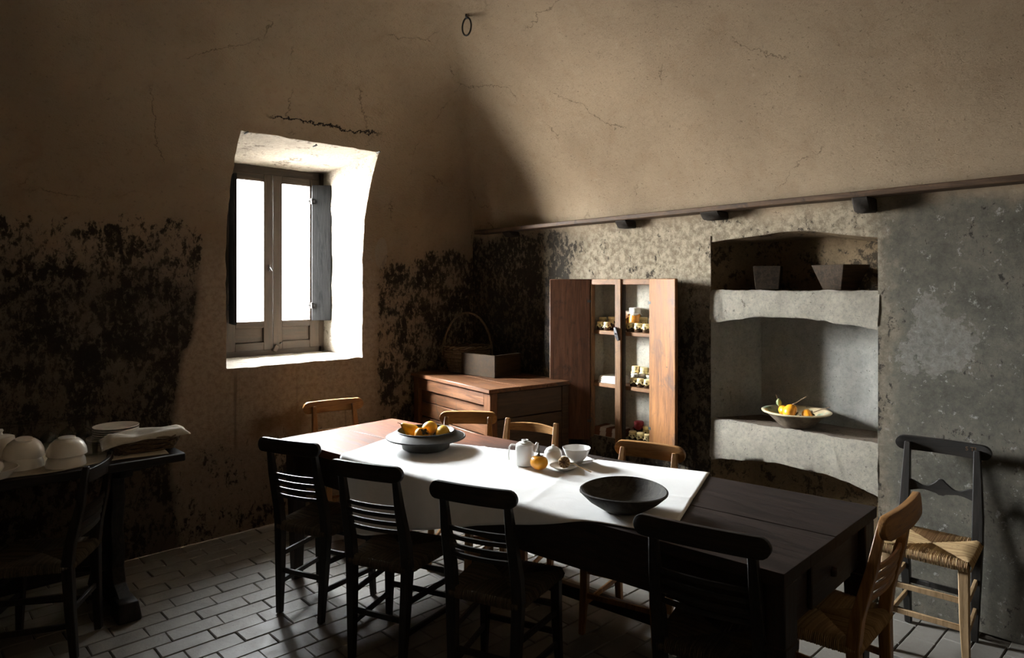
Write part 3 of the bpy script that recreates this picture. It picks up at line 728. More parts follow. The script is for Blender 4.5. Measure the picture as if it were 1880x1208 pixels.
# tablecloth, laid askew and hanging over the camera side
P1 = Vector((-1.030,-2.885)); ld = Vector((-0.3666,0.9304)); wd_ = Vector((-0.9304,-0.3666)); CLN, CWD = 1.74, 0.835
e0, e1 = TC[0], TC[3]; ed = (e1-e0).normalized(); en = Vector((ed.y, -ed.x)); en = en if en.x < 0 else -en
def cloth(u, v):
    s_, t_ = u*CLN, v*CWD
    wob = 0.006*math.sin(s_*5.0)+0.004*math.sin(s_*13+1)
    p = P1 + ld*s_ + wd_*(t_ + wob*(v-0.3))
    e = (p-e0).dot(en); R = 0.018
    zc = TH + 0.0035
    cr = 0.0022*noise.noise(Vector((s_*6,t_*6,1)))
    for fs_ in (0.58, 1.16): cr += 0.0035*math.exp(-((s_-fs_)/0.012)**2)
    cr += 0.003*math.exp(-((t_-0.42)/0.012)**2)
    if e <= 0: return Vector((p.x, p.y, zc + max(0.0, cr)))
    foot = p - en*e
    if e < R*PI/2:
        a = e/R; q = foot + en*(R*math.sin(a)); return Vector((q.x, q.y, zc - R*(1-math.cos(a))))
    drop = e - R*PI/2; al = (foot-e0).dot(ed)
    rip = (0.010*math.sin(al*16+0.5) + 0.006*math.sin(al*31+2))*min(1, drop/0.25) + 0.03*drop
    q = foot + en*(R + max(-0.004, rip)); return Vector((q.x + 0.0, q.y, zc - R - drop))
m = MB(); m.grid(cloth, 110, 70)
clo = m.build('tablecloth', M['linen'], smooth=180)
tag(clo, 'white linen cloth spread askew over the long dining table', 'tablecloth')
so = clo.modifiers.new('thick', 'SOLIDIFY'); so.thickness = 0.0022; so.offset = 1.0
TT = TH + 0.009   # items on the cloth

# ================================================================== CHAIRS
def stadium_rail(L, h, th, bow, ends=0.5, crown=0.0, n=22):
    """bowed board with rounded ends, centred at the origin, length along x, bowing towards -y"""
    m = MB(); vs = []; fs = []; r = h*ends
    xs = [-L/2 + L*0.5*(1-math.cos(PI*i/n)) for i in range(n+1)]
    for x in xs:
        dx = max(0.0, abs(x)-(L/2-r)); hh = math.sqrt(max(0.0, r*r-dx*dx))/r*h/2 if dx > 0 else h/2
        hh = max(hh, 0.004); y = -bow*(1-(2*x/L)**2)
        top = hh + crown*(1-(2*x/L)**2)
        vs += [(x,y-th/2,-hh),(x,y-th/2,top),(x,y+th/2,top),(x,y+th/2,-hh)]
    for i in range(n):
        for k in range(4): fs.append((4*i+k,4*i+(k+1)%4,4*i+4+(k+1)%4,4*i+4+k))
    fs += [(0,1,2,3),(4*n+3,4*n+2,4*n+1,4*n)]
    return m.add(vs, fs)
def shaped_rail(L, th, bow, n=28):
    m = MB(); vs = []; fs = []
    for i in range(n+1):
        u = -1+2*i/n; x = u*L/2; y = -bow*(1-u*u)
        mid = 0.014*math.cos(u*PI*2.0)*(1-abs(u)) ; hh = 0.020 + 0.008*math.cos(u*PI*2.0) + (0.006 if abs(u) < 0.12 else 0)
        vs += [(x,y-th/2,-hh+mid*0.3),(x,y-th/2,hh+mid),(x,y+th/2,hh+mid),(x,y+th/2,-hh+mid*0.3)]
    for i in range(n):
        for k in range(4): fs.append((4*i+k,4*i+(k+1)%4,4*i+4+(k+1)%4,4*i+4+k))
    fs += [(0,1,2,3),(4*n+3,4*n+2,4*n+1,4*n)]
    return m.add(vs, fs)
def rush_mesh(wb, wf, d, zt):
    """woven seat: four triangles of strands running from each rail to the diagonals"""
    m = MB(); B = [Vector((-wb/2,0.0,0)), Vector((wb/2,0.0,0)), Vector((wf/2,d,0)), Vector((-wf/2,d,0))]; C = sum(B, Vector())/4
    for s_ in range(4):
        a, b = B[s_], B[(s_+1)%4]; along = (b-a); n = max(8, int(along.length/0.0062)); out = Vector((along.y,-along.x,0)).normalized()
        for k in range(n):
            t = (k+0.5)/n; e = a.lerp(b, t); mm = 1-abs(2*t-1); hw_ = along.length/n*0.52
            inner = e.lerp(C, 0) + (C - (a+b)/2)*mm
            sd = along.normalized()*hw_; z = zt + random.uniform(-0.0012,0.0012)
            puff = 0.006
            prof = [(e + out*0.006, z-0.034), (e + out*0.013, z-0.014), (e + out*0.004, z+0.002), (e.lerp(inner,0.35), z+puff*0.8), (inner, z-0.003)]
            vs = []; fs = []
            for q, zz in prof:
                q = Vector((q.x,q.y,zz)); up = Vector((0,0,0.0034))
                if zz < zt-0.005 and q is not None: up = out*0.0034
                vs += [q - sd, q + up*1.4, q + sd]
            for i in range(4): fs += [(3*i,3*i+1,3*i+4,3*i+3),(3*i+1,3*i+2,3*i+5,3*i+4)]
            m.add(vs, fs)
    core = MB(); core.hexa([Vector((p.x,p.y,zt-0.03)) for p in B] + [Vector((p.x,p.y,zt-0.004)) for p in B])
    m.add(core.v, core.f)
    return m.mesh('seat', smooth=60, doubles=False)
RUSH = {}
def rush(wb, wf, d, zt):
    k = (wb,wf,d,zt)
    if k not in RUSH: RUSH[k] = rush_mesh(*k)
    me = RUSH[k].copy(); return me

def chair(label, mid, zr, L, face_deg, style='bow', wood='oak', rush_m='rush', seat_z=0.44, wb=0.29, wf=0.37, dp=0.36, lean=0.065, legmat=None, group=None, wbf=None, slats=4):
    """mid: world xy of the top rail's centre; zr: its height; face_deg: heading"""
    fa = math.radians(face_deg); fwd = Vector((math.cos(fa), math.sin(fa)))
    base = Vector(mid) + fwd*lean                       # back legs' floor mid point
    t = thing('rush_chair', label, 'chair', (base.x, base.y, 0.0), fa - PI/2, group)
    W, WX = M[wood], M[wood+'_x']; LM = M[legmat] if legmat else W
    wbf = wbf or wb-0.03; ys = 0.02
    ptop = zr + (0.045 if style in ('ladder','arch') else 0.01)
    for s_ in (-1,1):
        m = MB()
        P = [(s_*wbf/2,0.0,0.0),(s_*(wbf/2+wb/2)/2,0.012,seat_z*0.5),(s_*wb/2,ys,seat_z),(s_*(wb/2),ys-0.012,seat_z+0.10),(s_*(wb/2-0.004),-lean*0.55,(seat_z+zr)/2+0.06),(s_*(wb/2-0.008),-lean,ptop)]
        m.chain(P, [0.028,0.038,0.044,0.043,0.036,0.026], [0.030,0.038,0.042,0.040,0.032,0.022], (1,0,0))
        m.build('back_post', W, t, bevel=0.003)
        m = MB(); m.chain([(s_*(wf/2-0.005),dp-0.005,0),(s_*(wf/2-0.015),dp-0.015,seat_z*0.5),(s_*(wf/2-0.018),dp-0.018,seat_z-0.004)], [0.026,0.036,0.040], [0.026,0.036,0.040], (1,0,0))
        m.build('front_leg', LM, t, bevel=0.003)
    se = link('seat', rush(wb+0.012, wf, dp-0.01, seat_z+0.008), M[rush_m], t); se.location = (0,0.01,0)
    # stretchers
    for s_ in (-1,1):
        for z in (0.15, 0.285):
            f = z/seat_z; xb = s_*(wbf/2+(wb-wbf)/2*f); m = MB(); m.bar((xb,0.014,z),(s_*(wf/2-0.012),dp-0.012,z-0.01),0.014,0.024); m.build('stretcher', LM, t, bevel=0.002)
    for z in (0.185, 0.30):
        m = MB(); m.bar((-wf/2+0.012,dp-0.012,z),(wf/2-0.012,dp-0.012,z),0.014,0.024); m.build('stretcher', LM, t, bevel=0.002)
    m = MB(); m.bar((-wb/2+0.01,0.013,0.21),(wb/2-0.01,0.013,0.21),0.014,0.024); m.build('stretcher', W, t, bevel=0.002)
    # back
    def post_y(z): return ys - (ys+lean)*max(0,(z-seat_z))/(zr-seat_z)
    if style == 'ladder':
        h = stadium_rail(L, 0.06, 0.016, 0.02, 0.15); o = h.build('top_rail', WX, t, bevel=0.003); o.location = (0,-lean+0.002,zr)
    elif style == 'arch':
        h = stadium_rail(L, 0.038, 0.018, 0.028, 0.1, 0.012); o = h.build('top_rail', WX, t, bevel=0.003); o.location = (0,-lean+0.002,zr-0.005)
    else:
        h = stadium_rail(L, 0.080 if wood == 'oak' else 0.067, 0.024, 0.018); o = h.build('top_rail', WX, t, bevel=0.005, seg=2); o.location = (0,-lean-0.012,zr); o.rotation_euler = (-0.10,0,0)
    if style == 'shaped':
        z = seat_z + 0.21; o = shaped_rail(wb-0.02, 0.014, 0.012).build('mid_rail', WX, t, bevel=0.002); o.location = (0,post_y(z),z)
    elif style == 'arch':
        for z in (seat_z+0.14,):
            o = stadium_rail(wb-0.02, 0.035, 0.014, 0.016, 0.1).build('mid_rail', WX, t, bevel=0.002); o.location = (0,post_y(z),z)
    else:
        for k in range(slats):
            z = zr - 0.155 - 0.036*k; o = stadium_rail(wb-0.02, 0.017 if style != 'ladder' else 0.026, 0.011, 0.016, 0.1).build('slat', WX, t, bevel=0.0015); o.location = (0,post_y(z),z)
    return t
G1 = 'chairs on the near side of the table'; G2 = 'chairs around the table'
cA = chair('dark slatted rush chair nearest the window on the near side of the table', (-2.33,-1.385), 0.86, 0.375, 22, wood='ebony', rush_m='rush_d', group=G1)
cB = chair('dark slatted chair in front of the hanging cloth, with a splinted rear leg', (-2.285,-2.005), 0.86, 0.37, 22, wood='ebony', rush_m='rush_d', group=G1)
cC = chair('dark slatted chair where the cloth hem rises, third along the near side', (-2.165,-2.56), 0.86, 0.37, 20.7, wood='ebony', rush_m='rush_d', group=G1)
cD = chair('large black slatted chair in the foreground beside the bare table end', (-1.92,-3.37), 0.86, 0.435, 13.1, wood='ebony', rush_m='rush_d', wb=0.33, wf=0.385, dp=0.33, group=G1)
m = MB(); m.box((0.165,-0.004,0.40),(0.018,0.03,0.17)); m.build('splint', M['ebony'], cB, bevel=0.002)
chair('brown chair at the window end of the table, below the sill', (-1.50,-0.305), 0.81, 0.42, -101, wood='oak', seat_z=0.42, group=G2)
chair('brown round-ended rail chair between the table and the chest', (-1.045,-1.185), 0.79, 0.368, -136, wood='oak', seat_z=0.42, group=G2)
chair('orange-brown chair with arched top rail between square posts', (-0.99,-1.70), 0.80, 0.31, -163.4, style='arch', wood='oak', seat_z=0.42, wb=0.335, group=G2)
chair('brown round-ended rail chair in front of the wall cupboard', (-0.93,-2.48), 0.79, 0.372, -164.2, wood='oak', seat_z=0.42, group=G2)
chair('brown slatted chair with bright straw seat at the near table end', (-1.265,-3.735), 0.86, 0.43, 92.1, wood='oak', rush_m='rush', wb=0.34, wf=0.42, dp=0.38, group=G2)
cJ = chair('tall black chair with a shaped middle rail standing against the right wall', (-0.105,-3.575), 0.865, 0.395, -176.3, style='shaped', wood='ebony', rush_m='rush', seat_z=0.46, wb=0.30, wf=0.33, dp=0.35, lean=0.02, legmat='paleleg')
fc = bpy.data.curves.new('carving', 'FONT'); fc.body = 'S TEN'; fc.size = 0.026; fc.extrude = 0.0006
fo = bpy.data.objects.new('carving_source', fc); COL.objects.link(fo)
fm = bpy.data.meshes.new_from_object(fo.evaluated_get(bpy.context.evaluated_depsgraph_get())); bpy.data.objects.remove(fo); fm.name = 'carving'; fm.materials.clear()
jr = [c for c in cJ.children if c.name.startswith('top_rail')][0]
co = link('carving', fm, M['twig'], jr); co.location = (-0.095, 0.0065, 0.004); co.rotation_euler = (PI/2, 0, PI+0.10)
chair('dark ladder-back chair tucked at the side table in the shade', (-3.045,-0.935), 0.80, 0.285, 148, style='ladder', wood='ebony', rush_m='rush_d', wb=0.30, wf=0.36, seat_z=0.42, lean=0.05)

# ================================================================== SIDE TABLE AND CROCKERY
SZ = 0.80; SX0, SX1, SY0, SY1 = -4.15, -2.66, -0.915, -0.14
st = thing('side_table', 'dark trestle side table with crockery along the window wall', 'table', ((SX0+SX1)/2,(SY0+SY1)/2,0)); so_ = Vector(((SX0+SX1)/2,(SY0+SY1)/2,0))
for k in range(3):
    y0 = SY0+(SY1-SY0)*k/3; y1 = SY0+(SY1-SY0)*(k+1)/3
    m = MB(); m.box(((SX0+SX1)/2-so_.x,(y0+y1)/2-so_.y,SZ-0.02),(SX1-SX0,(y1-y0)-0.002,0.04)); m.build('plank', M['ebony_x'], st, bevel=0.005)
for px in (-2.89, -3.92):
    m = MB(); cx = px-so_.x; ym = 0.0
    outl = [(0.30,0.0),(0.30,0.05),(0.22,0.09),(0.12,0.13),(0.085,0.20),(0.105,0.30),(0.07,0.38),(0.075,0.46),(0.11,0.56),(0.085,0.62),(0.10,0.66),(0.24,0.69),(0.26,0.76)]
    vs = [(cx-0.03,-a,z) for a,z in outl] + [(cx-0.03,a,z) for a,z in outl] + [(cx+0.03,-a,z) for a,z in outl] + [(cx+0.03,a,z) for a,z in outl]; n = len(outl); fs = []
    for i in range(n-1):
        fs += [(i,n+i,n+i+1,i+1),(2*n+i,2*n+i+1,3*n+i+1,3*n+i),(i,i+1,2*n+i+1,2*n+i),(n+i,3*n+i,3*n+i+1,n+i+1)]
    fs += [(0,2*n,3*n,n),(n-1,2*n-1,4*n-1,3*n-1)]
    m.add(vs, fs); m.build('trestle', M['ebony'], st, bevel=0.004)
    m = MB(); m.box((cx,-0.23,0.045),(0.11,0.16,0.09),tx=0.75,ty=0.8); m.build('foot', M['ebony'], st, bevel=0.006)
    m = MB(); m.box((cx,0.23,0.045),(0.11,0.16,0.09),tx=0.75,ty=0.8); m.build('foot', M['ebony'], st, bevel=0.006)
    m = MB(); m.box((cx+0.02,0.0,0.74),(0.20,0.5,0.04)); m.box((cx+0.02,0,0.715),(0.12,0.42,0.02)); m.build('cleat', M['ebony_x'], st, bevel=0.006)
m = MB(); m.bar((-2.89-so_.x,0,0.22),(-3.92-so_.x,0,0.22),0.04,0.09); m.build('stretcher', M['ebony_x'], st, bevel=0.004)
def runner(u, v):
    x = -4.1 + 1.37*u + 0.01*math.sin(v*9); y = -0.865 + 0.66*v + 0.02*math.sin(u*17)*(1-v)
    return (x, y, SZ+0.002+0.0012*noise.noise(Vector((x*9,y*9,0))))
m = MB(); m.grid(runner, 50, 20); o = m.build('table_runner', M['napkin'], smooth=180); tag(o, 'wrinkled pale cloth spread under the crockery on the side table', 'tablecloth')
so2 = o.modifiers.new('thick','SOLIDIFY'); so2.thickness = 0.002; so2.offset = 1
RZ = SZ + 0.0065
def plate_prof(r): return [(0,0.004),(r*0.55,0.004),(r*0.62,0.0065),(r,0.019),(r*0.99,0.0215),(r*0.60,0.0095),(r*0.5,0.0075),(0,0.0075)]
def plate(r, loc, label, group=None):
    p = [(0,0)]+[(r*0.5,0.0)]+plate_prof(r)[1:]
    o = MB().lathe(p, 40).build('plate', M['porcelain'], smooth=50); o.location = loc; return tag(o, label, 'plate', group)
for k in range(2): plate(0.125, (-2.872,-0.445,RZ+0.0115*k), ('lower' if k == 0 else 'upper')+' of the two larger plates under the left side of the plate stack', 'larger plates')
ords = ['bottom','second lowest','middle','second highest','top']
for k in range(5): plate(0.11, (-2.856,-0.432,RZ+0.0195+0.0115*k), ords[k]+' small white plate in the stack on the side table', 'small plates stacked on the side table')
def bowl_prof(r, h, t=0.006): return [(0,0),(r*0.42,0),(r*0.44,0.008),(r*0.60,h*0.14),(r*0.80,h*0.33),(r*0.95,h*0.65),(r,h),(r-t,h),(r*0.95-t,h*0.66),(r*0.79-t,h*0.37),(r*0.40,0.014),(0,0.012)]
for (bx,by,tilt,which) in ((-3.15,-0.80,0.0,'right'),(-3.30,-0.705,0.0,'left')):
    for k in range(2):
        o = MB().lathe(bowl_prof(0.082,0.078), 40).build('bowl', M['porcelain'], smooth=50)
        o.location = (bx+0.004*k, by, RZ+0.078+0.052*k); o.rotation_euler = (PI + (0.17 if k and which == 'left' else 0.03*k), 0, 0)
        tag(o, ('lower','upper')[k]+' upside-down white bowl in the '+which+' pair on the side table', 'bowl', 'upturned bowls on the side table')
pit = thing('pitcher', 'white ceramic pitcher at the left edge of the side table', 'pitcher', (-3.365,-0.54,RZ))
MB().lathe([(0,0),(0.055,0),(0.058,0.01),(0.058,0.11),(0.055,0.122),(0.04,0.128),(0.02,0.13),(0,0.131)], 32).build('body', M['porcelain'], pit, smooth=50)
MB().lathe([(0,0.128),(0.012,0.132),(0.008,0.142),(0.014,0.150),(0.010,0.158),(0,0.160)], 16).build('lid_knob', M['porcelain'], pit, smooth=60)
MB().tube([(-0.055,0,0.10),(-0.085,0,0.10),(-0.092,0,0.06),(-0.08,0,0.03),(-0.055,0,0.025)], 0.007, 8).build('handle', M['porcelain'], pit)
o = MB().lathe([(0,0),(0.07,0),(0.075,0.006),(0.105,0.04),(0.10,0.042),(0.068,0.012),(0,0.010)], 36).build('shallow_dish', M['porcelain'], smooth=50); o.location = (-3.435,-0.825,RZ); tag(o, 'shallow white dish at the left edge of the side table', 'dish')
o = MB().lathe([(0,0),(0.018,0.002),(0.036,0.016),(0.042,0.032),(0.036,0.05),(0.02,0.06),(0,0.063)], 24).build('upturned_cup', M['porcelain'], smooth=60); o.location = (-3.425,-0.825,RZ+0.012); tag(o, 'small rounded white cup lying in the shallow dish', 'cup')
def wine_glass(loc, lab):
    t = thing('wine_glass', lab, 'glass', loc, 0, 'upturned wine glasses on the side table')
    MB().lathe([(0.032,0.0),(0.0335,0.002),(0.037,0.03),(0.034,0.052),(0.018,0.068),(0.005,0.076),(0.004,0.078),(0.016,0.069),(0.032,0.051),(0.035,0.03),(0.0315,0.001)], 20, cap=False).build('cup', M['glass'], t, smooth=60)
    MB().lathe([(0.0045,0.075),(0.0035,0.10),(0.004,0.125),(0.012,0.131),(0.033,0.134),(0.033,0.136),(0.0,0.137)], 20).build('stem', M['glass'], t, smooth=60)
gx = [-2.985,-3.065,-3.145,-3.225,-3.305]
gl = ['rightmost','second from the right','middle','second from the left','leftmost']
for k, x in enumerate(gx):
    wine_glass((x+0.01,-0.29,RZ), gl[k]+' upturned wine glass in the rear row behind the bowls')
    wine_glass((x-0.015,-0.385,RZ), gl[k]+' upturned wine glass in the front row behind the bowls')
for k, (x,y) in enumerate(((-3.03,-0.70),(-2.985,-0.665))):
    o = MB().lathe([(0,0.004),(0.028,0.004),(0.03,0),(0.033,0.07),(0.031,0.07),(0.028,0.01),(0,0.009)], 20).build('tumbler', M['glass'], smooth=50); o.location = (x,y,RZ)
    tag(o, 'short '+('left','right')[k]+' tumbler between the bowls and the napkin basket', 'glass', 'short tumblers')
# bread basket with a napkin
bb = thing('bread_basket', 'low rectangular wicker basket on the end of the side table', 'basket', (-2.80,-0.705,RZ), math.radians(-4))
def rrect(u, a, b, rr=0.03):
    t = u*2*PI; c, s_ = math.cos(t), math.sin(t); k = 0.35
    return (a*math.copysign(abs(c)**k, c), b*math.copysign(abs(s_)**k, s_))
m = MB()
for k in range(6):
    z = 0.006+0.0115*k; g = 1+0.04*k
    m.tube([(*rrect(i/56, 0.135*g, 0.085*g), z + 0.004*math.sin(i*PI/2*1.0 + k*PI)) for i in range(56)], 0.0062, 5, True)
m.build('woven_wall', M['wicker'], bb, smooth=60)
MB().box((0,0,0.004),(0.26,0.16,0.006)).build('base', M['wicker'], bb)
def nap(u, v):
    x = -0.19+0.40*u; y = -0.085+0.05*(1-u)*-1+0.05*u*0+0.20*v; e = max(abs(u-0.5), abs(v-0.5))*2
    z = 0.090 + 0.010*noise.noise(Vector((u*3,v*3,4)))*2 - (0.028*(e-0.8)/0.2 if e > 0.8 else 0) + 0.006*math.sin(u*9+v*4)
    if u < 0.22 and v < 0.4: z -= 0.10*(0.22-u)*(1-v)
    return (x, y, z)
m = MB(); m.grid(nap, 30, 22); o = m.build('napkin', M['napkin'], smooth=180); o.location = (-2.80,-0.705,RZ); o.rotation_euler = (0,0,math.radians(-8)); tag(o, 'pale rumpled napkin draped over the bread basket', 'napkin')
sd_ = o.modifiers.new('thick','SOLIDIFY'); sd_.thickness = 0.002

# ================================================================== ON THE DINING TABLE
def persimmon(loc, r, label, tilt=(0,0,0), mat='persimmon', stem=True, group=None, squash=0.86, name='persimmon'):
    t = thing(name, label, 'fruit', loc, 0, group)
    e = bpy.data.objects.new('tmp', None)
    prof = []
    for i in range(15):
        a = -PI/2 + PI*i/14; rr = r*math.cos(a); z = r*squash*math.sin(a)
        if i >= 11: z -= r*0.05*(i-10)
        prof.append((max(rr,0.0), z + r*squash))
    Rm = Matrix.Rotation(tilt[2],3,'Z') @ Matrix.Rotation(tilt[0],3,'X') @ Matrix.Rotation(tilt[1],3,'Y'); c = Vector((0,0,r*squash))
    def place(mb):
        mb.v = [tuple(c + Rm @ (Vector(p)-c)) for p in mb.v]; return mb
    bpy.data.objects.remove(e)
    body = MB(); body.lathe(prof, 24)
    body.v = [(x*(1+0.03*math.cos(4*math.atan2(y,x))), y*(1+0.03*math.cos(4*math.atan2(y,x))), z) for x,y,z in body.v]
    place(body).build('skin', M[mat], t, smooth=80)
    zt = r*squash*2 - r*0.14
    cal = MB()
    for k in range(4):
        a = k*PI/2+0.4; d1 = Vector((math.cos(a), math.sin(a), 0)); d2 = Vector((-d1.y, d1.x, 0)); o_ = Vector((0,0,zt))
        cal.add([o_ + d2*r*0.16, o_ - d2*r*0.16, o_ + d1*r*0.36 - d2*r*0.2 + Vector((0,0,r*0.05)), o_ + d1*r*0.62 + Vector((0,0,r*0.12)), o_ + d1*r*0.36 + d2*r*0.2 + Vector((0,0,r*0.05)), o_+Vector((0,0,-0.003))], [(0,1,2,3,4),(0,5,1),(1,5,2),(2,5,3),(3,5,4),(4,5,0)])
    place(cal).build('calyx', M['calyx'], t, smooth=0)
    if stem:
        s_ = MB(); s_.tube([(0,0,zt-0.004),(-0.002,0.003,zt+r*0.3),(-r*0.3,0.004,zt+r*0.8),(-r*0.45,0,zt+r*1.15)], [0.003,0.0026,0.0022,0.003], 6); s_.tube([(0,0,zt),(r*0.25,0,zt+r*0.5)], 0.0015, 5); place(s_).build('stem', M['calyx'], t)
    return t
dish = thing('brimmed_dish', 'wide-brimmed grey pewter dish holding yellow fruit on the cloth', 'dish', (-1.700,-1.625,TT))
MB().lathe([(0,0),(0.112,0),(0.122,0.004),(0.132,0.044),(0.196,0.056),(0.203,0.058),(0.204,0.064),(0.196,0.067),(0.150,0.090),(0.146,0.091),(0.140,0.086),(0.115,0.036),(0.09,0.022),(0,0.018)], 56).build('bowl', M['pewter'], dish, smooth=40)
MB().tube([(0.203*math.cos(i*PI/28),0.203*math.sin(i*PI/28),0.0615) for i in range(56)], 0.0048, 8, True).build('rim', M['iron'], dish)
MB().tube([(0.147*math.cos(i*PI/28),0.147*math.sin(i*PI/28),0.0910) for i in range(56)], 0.0042, 8, True).build('collar', M['iron'], dish)
DG = 'fruit in the brimmed dish'
dx, dy, dz = -1.700, -1.625, TT
persimmon((dx-0.058,dy-0.045,dz+0.046), 0.041, 'orange persimmon with dark calyx facing forward in the brimmed dish', (0.75,-0.3,0.4), stem=False, group=DG)
persimmon((dx+0.025,dy-0.000,dz+0.052), 0.045, 'large yellow fruit at the middle back of the brimmed dish', (2.3,0.4,0.0), 'persimmon_y', False, DG, 0.92)
persimmon((dx+0.045,dy-0.090,dz+0.046), 0.040, 'yellow fruit at the right side of the brimmed dish', (1.2,1.2,0.0), 'persimmon_y', False, DG, 0.95)
persimmon((dx-0.095,dy+0.015,dz+0.024), 0.030, 'small yellow fruit at the left side of the brimmed dish', (1.9,0.2,0.3), 'persimmon_y', False, DG)
persimmon((dx-0.01,dy-0.085,dz+0.022), 0.030, 'small yellow fruit at the front of the brimmed dish', (1.9,0.7,0.0), 'persimmon_y', False, DG)
pr = thing('pear', 'spotted yellow pear leaning to the left in the brimmed dish', 'fruit', (dx-0.015,dy+0.045,dz+0.062), 0, DG)
pm = MB(); pm.lathe([(0,0),(0.016,0.002),(0.032,0.016),(0.036,0.034),(0.031,0.055),(0.021,0.078),(0.014,0.098),(0.007,0.108),(0,0.11)], 22)
Rp = Matrix.Rotation(math.radians(-137),3,'Z') @ Matrix.Rotation(math.radians(-52),3,'X') ; Rp = Matrix.Rotation(math.radians(44),3,'Z') @ Matrix.Rotation(math.radians(-55),3,'Y') @ Matrix.Rotation(0,3,'Z')
Rp = Matrix.Rotation(math.radians(135),3,'Z') @ Matrix.Rotation(math.radians(58),3,'Y')
pm.v = [tuple(Rp @ Vector(p)) for p in pm.v]; pm.build('skin', M['persimmon_y'], pr, smooth=80)
pm = MB(); pm.tube([(0,0,0.107),(0.001,0,0.118),(0.004,0,0.128)], 0.002, 6); pm.v = [tuple(Rp @ Vector(p)) for p in pm.v]; pm.build('stem', M['calyx'], pr)

wbw = thing('wooden_bowl', 'shallow charred wooden bowl with a notched rim on the cloth', 'bowl', (-1.727,-2.925,TT))
prof = [(0,0),(0.075,0),(0.085,0.004),(0.135,0.036),(0.166,0.068),(0.168,0.074),(0.161,0.076),(0.125,0.044),(0.07,0.018),(0,0.013)]
m = MB(); m.lathe(prof, 60)
vv = []
for x,y,z in m.v:
    a = math.atan2(y,x); r_ = math.hypot(x,y)
    if r_ > 0.15: z += 0.004*math.sin(2*a+0.6) - (0.012 if abs((a-2.2+PI)%(2*PI)-PI) < 0.09 else 0)
    vv.append((x,y,z))
m.v = vv; m.build('body', M['darkbowl'], wbw, smooth=50)

tp = thing('teapot', 'small white porcelain pot with lid and side handle on the cloth', 'teapot', (-1.555,-2.215,TT), math.radians(-46))
MB().lathe([(0,0),(0.043,0),(0.045,0.003),(0.045,0.085),(0.043,0.097),(0.036,0.102),(0.030,0.103),(0,0.103)], 36).build('body', M['porcelain'], tp, smooth=40)
ld_ = MB().lathe([(0.0,0.103),(0.030,0.103),(0.031,0.106),(0.02,0.109),(0,0.110)], 28).build('lid', M['porcelain'], tp, smooth=40)
MB().lathe([(0.008,0.109),(0.016,0.114),(0.017,0.118),(0.012,0.119),(0.006,0.114),(0,0.113)], 20).build('knob', M['porcelain'], ld_, smooth=40)
MB().chain([(-0.044,0,0.092),(-0.066,0,0.094),(-0.074,0,0.082),(-0.076,0,0.05),(-0.074,0,0.022)], 0.016, 0.007, (0,1,0)).build('handle', M['porcelain'], tp, bevel=0.002)
MB().tube([(0.040,0,0.065),(0.052,0,0.085),(0.060,0,0.104)], [0.014,0.010,0.007], 12).build('spout', M['porcelain'], tp)
persimmon((-1.572,-2.325,TT), 0.041, 'ripe orange persimmon with dry stem beside the white pot', (0.05,0.05,0.6))
sg = thing('sugar_bowl', 'round white lidded sugar bowl between the pot and the cup', 'sugar bowl', (-1.438,-2.288,TT))
MB().lathe([(0,0),(0.024,0),(0.027,0.004),(0.040,0.022),(0.044,0.042),(0.040,0.058),(0.034,0.064),(0,0.064)], 32).build('body', M['porcelain'], sg, smooth=50)
MB().lathe([(0.035,0.064),(0.034,0.068),(0.02,0.077),(0.007,0.080),(0.005,0.082),(0.007,0.086),(0.004,0.089),(0,0.089)], 28).build('lid', M['porcelain'], sg, smooth=50)
o = MB().lathe([(0,0),(0.045,0),(0.048,0.004),(0.078,0.013),(0.077,0.0155),(0.046,0.0075),(0,0.006)], 40).build('saucer', M['porcelain'], smooth=50); o.location = (-1.352,-2.362,TT); tag(o, 'white saucer under the wide cup', 'saucer')
o = MB().lathe([(0,0),(0.027,0),(0.029,0.005),(0.034,0.008),(0.052,0.028),(0.063,0.056),(0.068,0.066),(0.066,0.067),(0.058,0.056),(0.047,0.03),(0.028,0.013),(0,0.011)], 40).build('cup', M['porcelain'], smooth=50); o.location = (-1.352,-2.362,TT+0.0065); tag(o, 'wide handleless white cup standing on its saucer', 'cup')
sp = thing('teaspoon', 'metal teaspoon resting on the saucer beside the wide cup', 'spoon', (-1.352,-2.362,TT+0.0165))
M['steel'] = mat_plain('brushed_steel', (0.45,0.45,0.44), 0.25, 0.5, 0.05, 0.0, 30, Metallic=1.0)
MB().chain([(-0.02,-0.058,0.004),(0.02,-0.068,0.003),(0.06,-0.085,0.006),(0.085,-0.10,0.012)], [0.004,0.004,0.006,0.009], 0.0018, (0.4,1,0)).build('handle', M['steel'], sp)
m = MB(); m.lathe([(0,0),(0.009,0.001),(0.014,0.004),(0.013,0.005),(0.008,0.0025),(0,0.002)], 16, (-0.036,-0.054,0.001), 1.4, 0.9); m.build('bowl', M['steel'], sp, smooth=60)
o = MB().lathe(plate_prof(0.066)[:-1]+[(0,0.0075)], 36).build('small_plate', M['porcelain'], smooth=50); o.location = (-1.480,-2.395,TT-0.003); tag(o, 'small white plate holding a dried poppy head', 'plate')
pp = thing('poppy_head', 'dried ribbed poppy head with its stalk on the small plate', 'poppy head', (-1.482,-2.400,TT+0.005))
hd = Vector((0.35,-0.93,0)).normalized(); c0 = Vector((0,0,0.028)); up = -(Matrix.Rotation(math.radians(-95),3,'Z') @ hd); ax = Vector((-0.78,-0.60,0.15)).normalized()
m = MB(); m.lathe([(0,-0.029),(0.010,-0.026),(0.022,-0.014),(0.0275,0.0),(0.0245,0.013),(0.014,0.0195),(0,0.021)], 24)
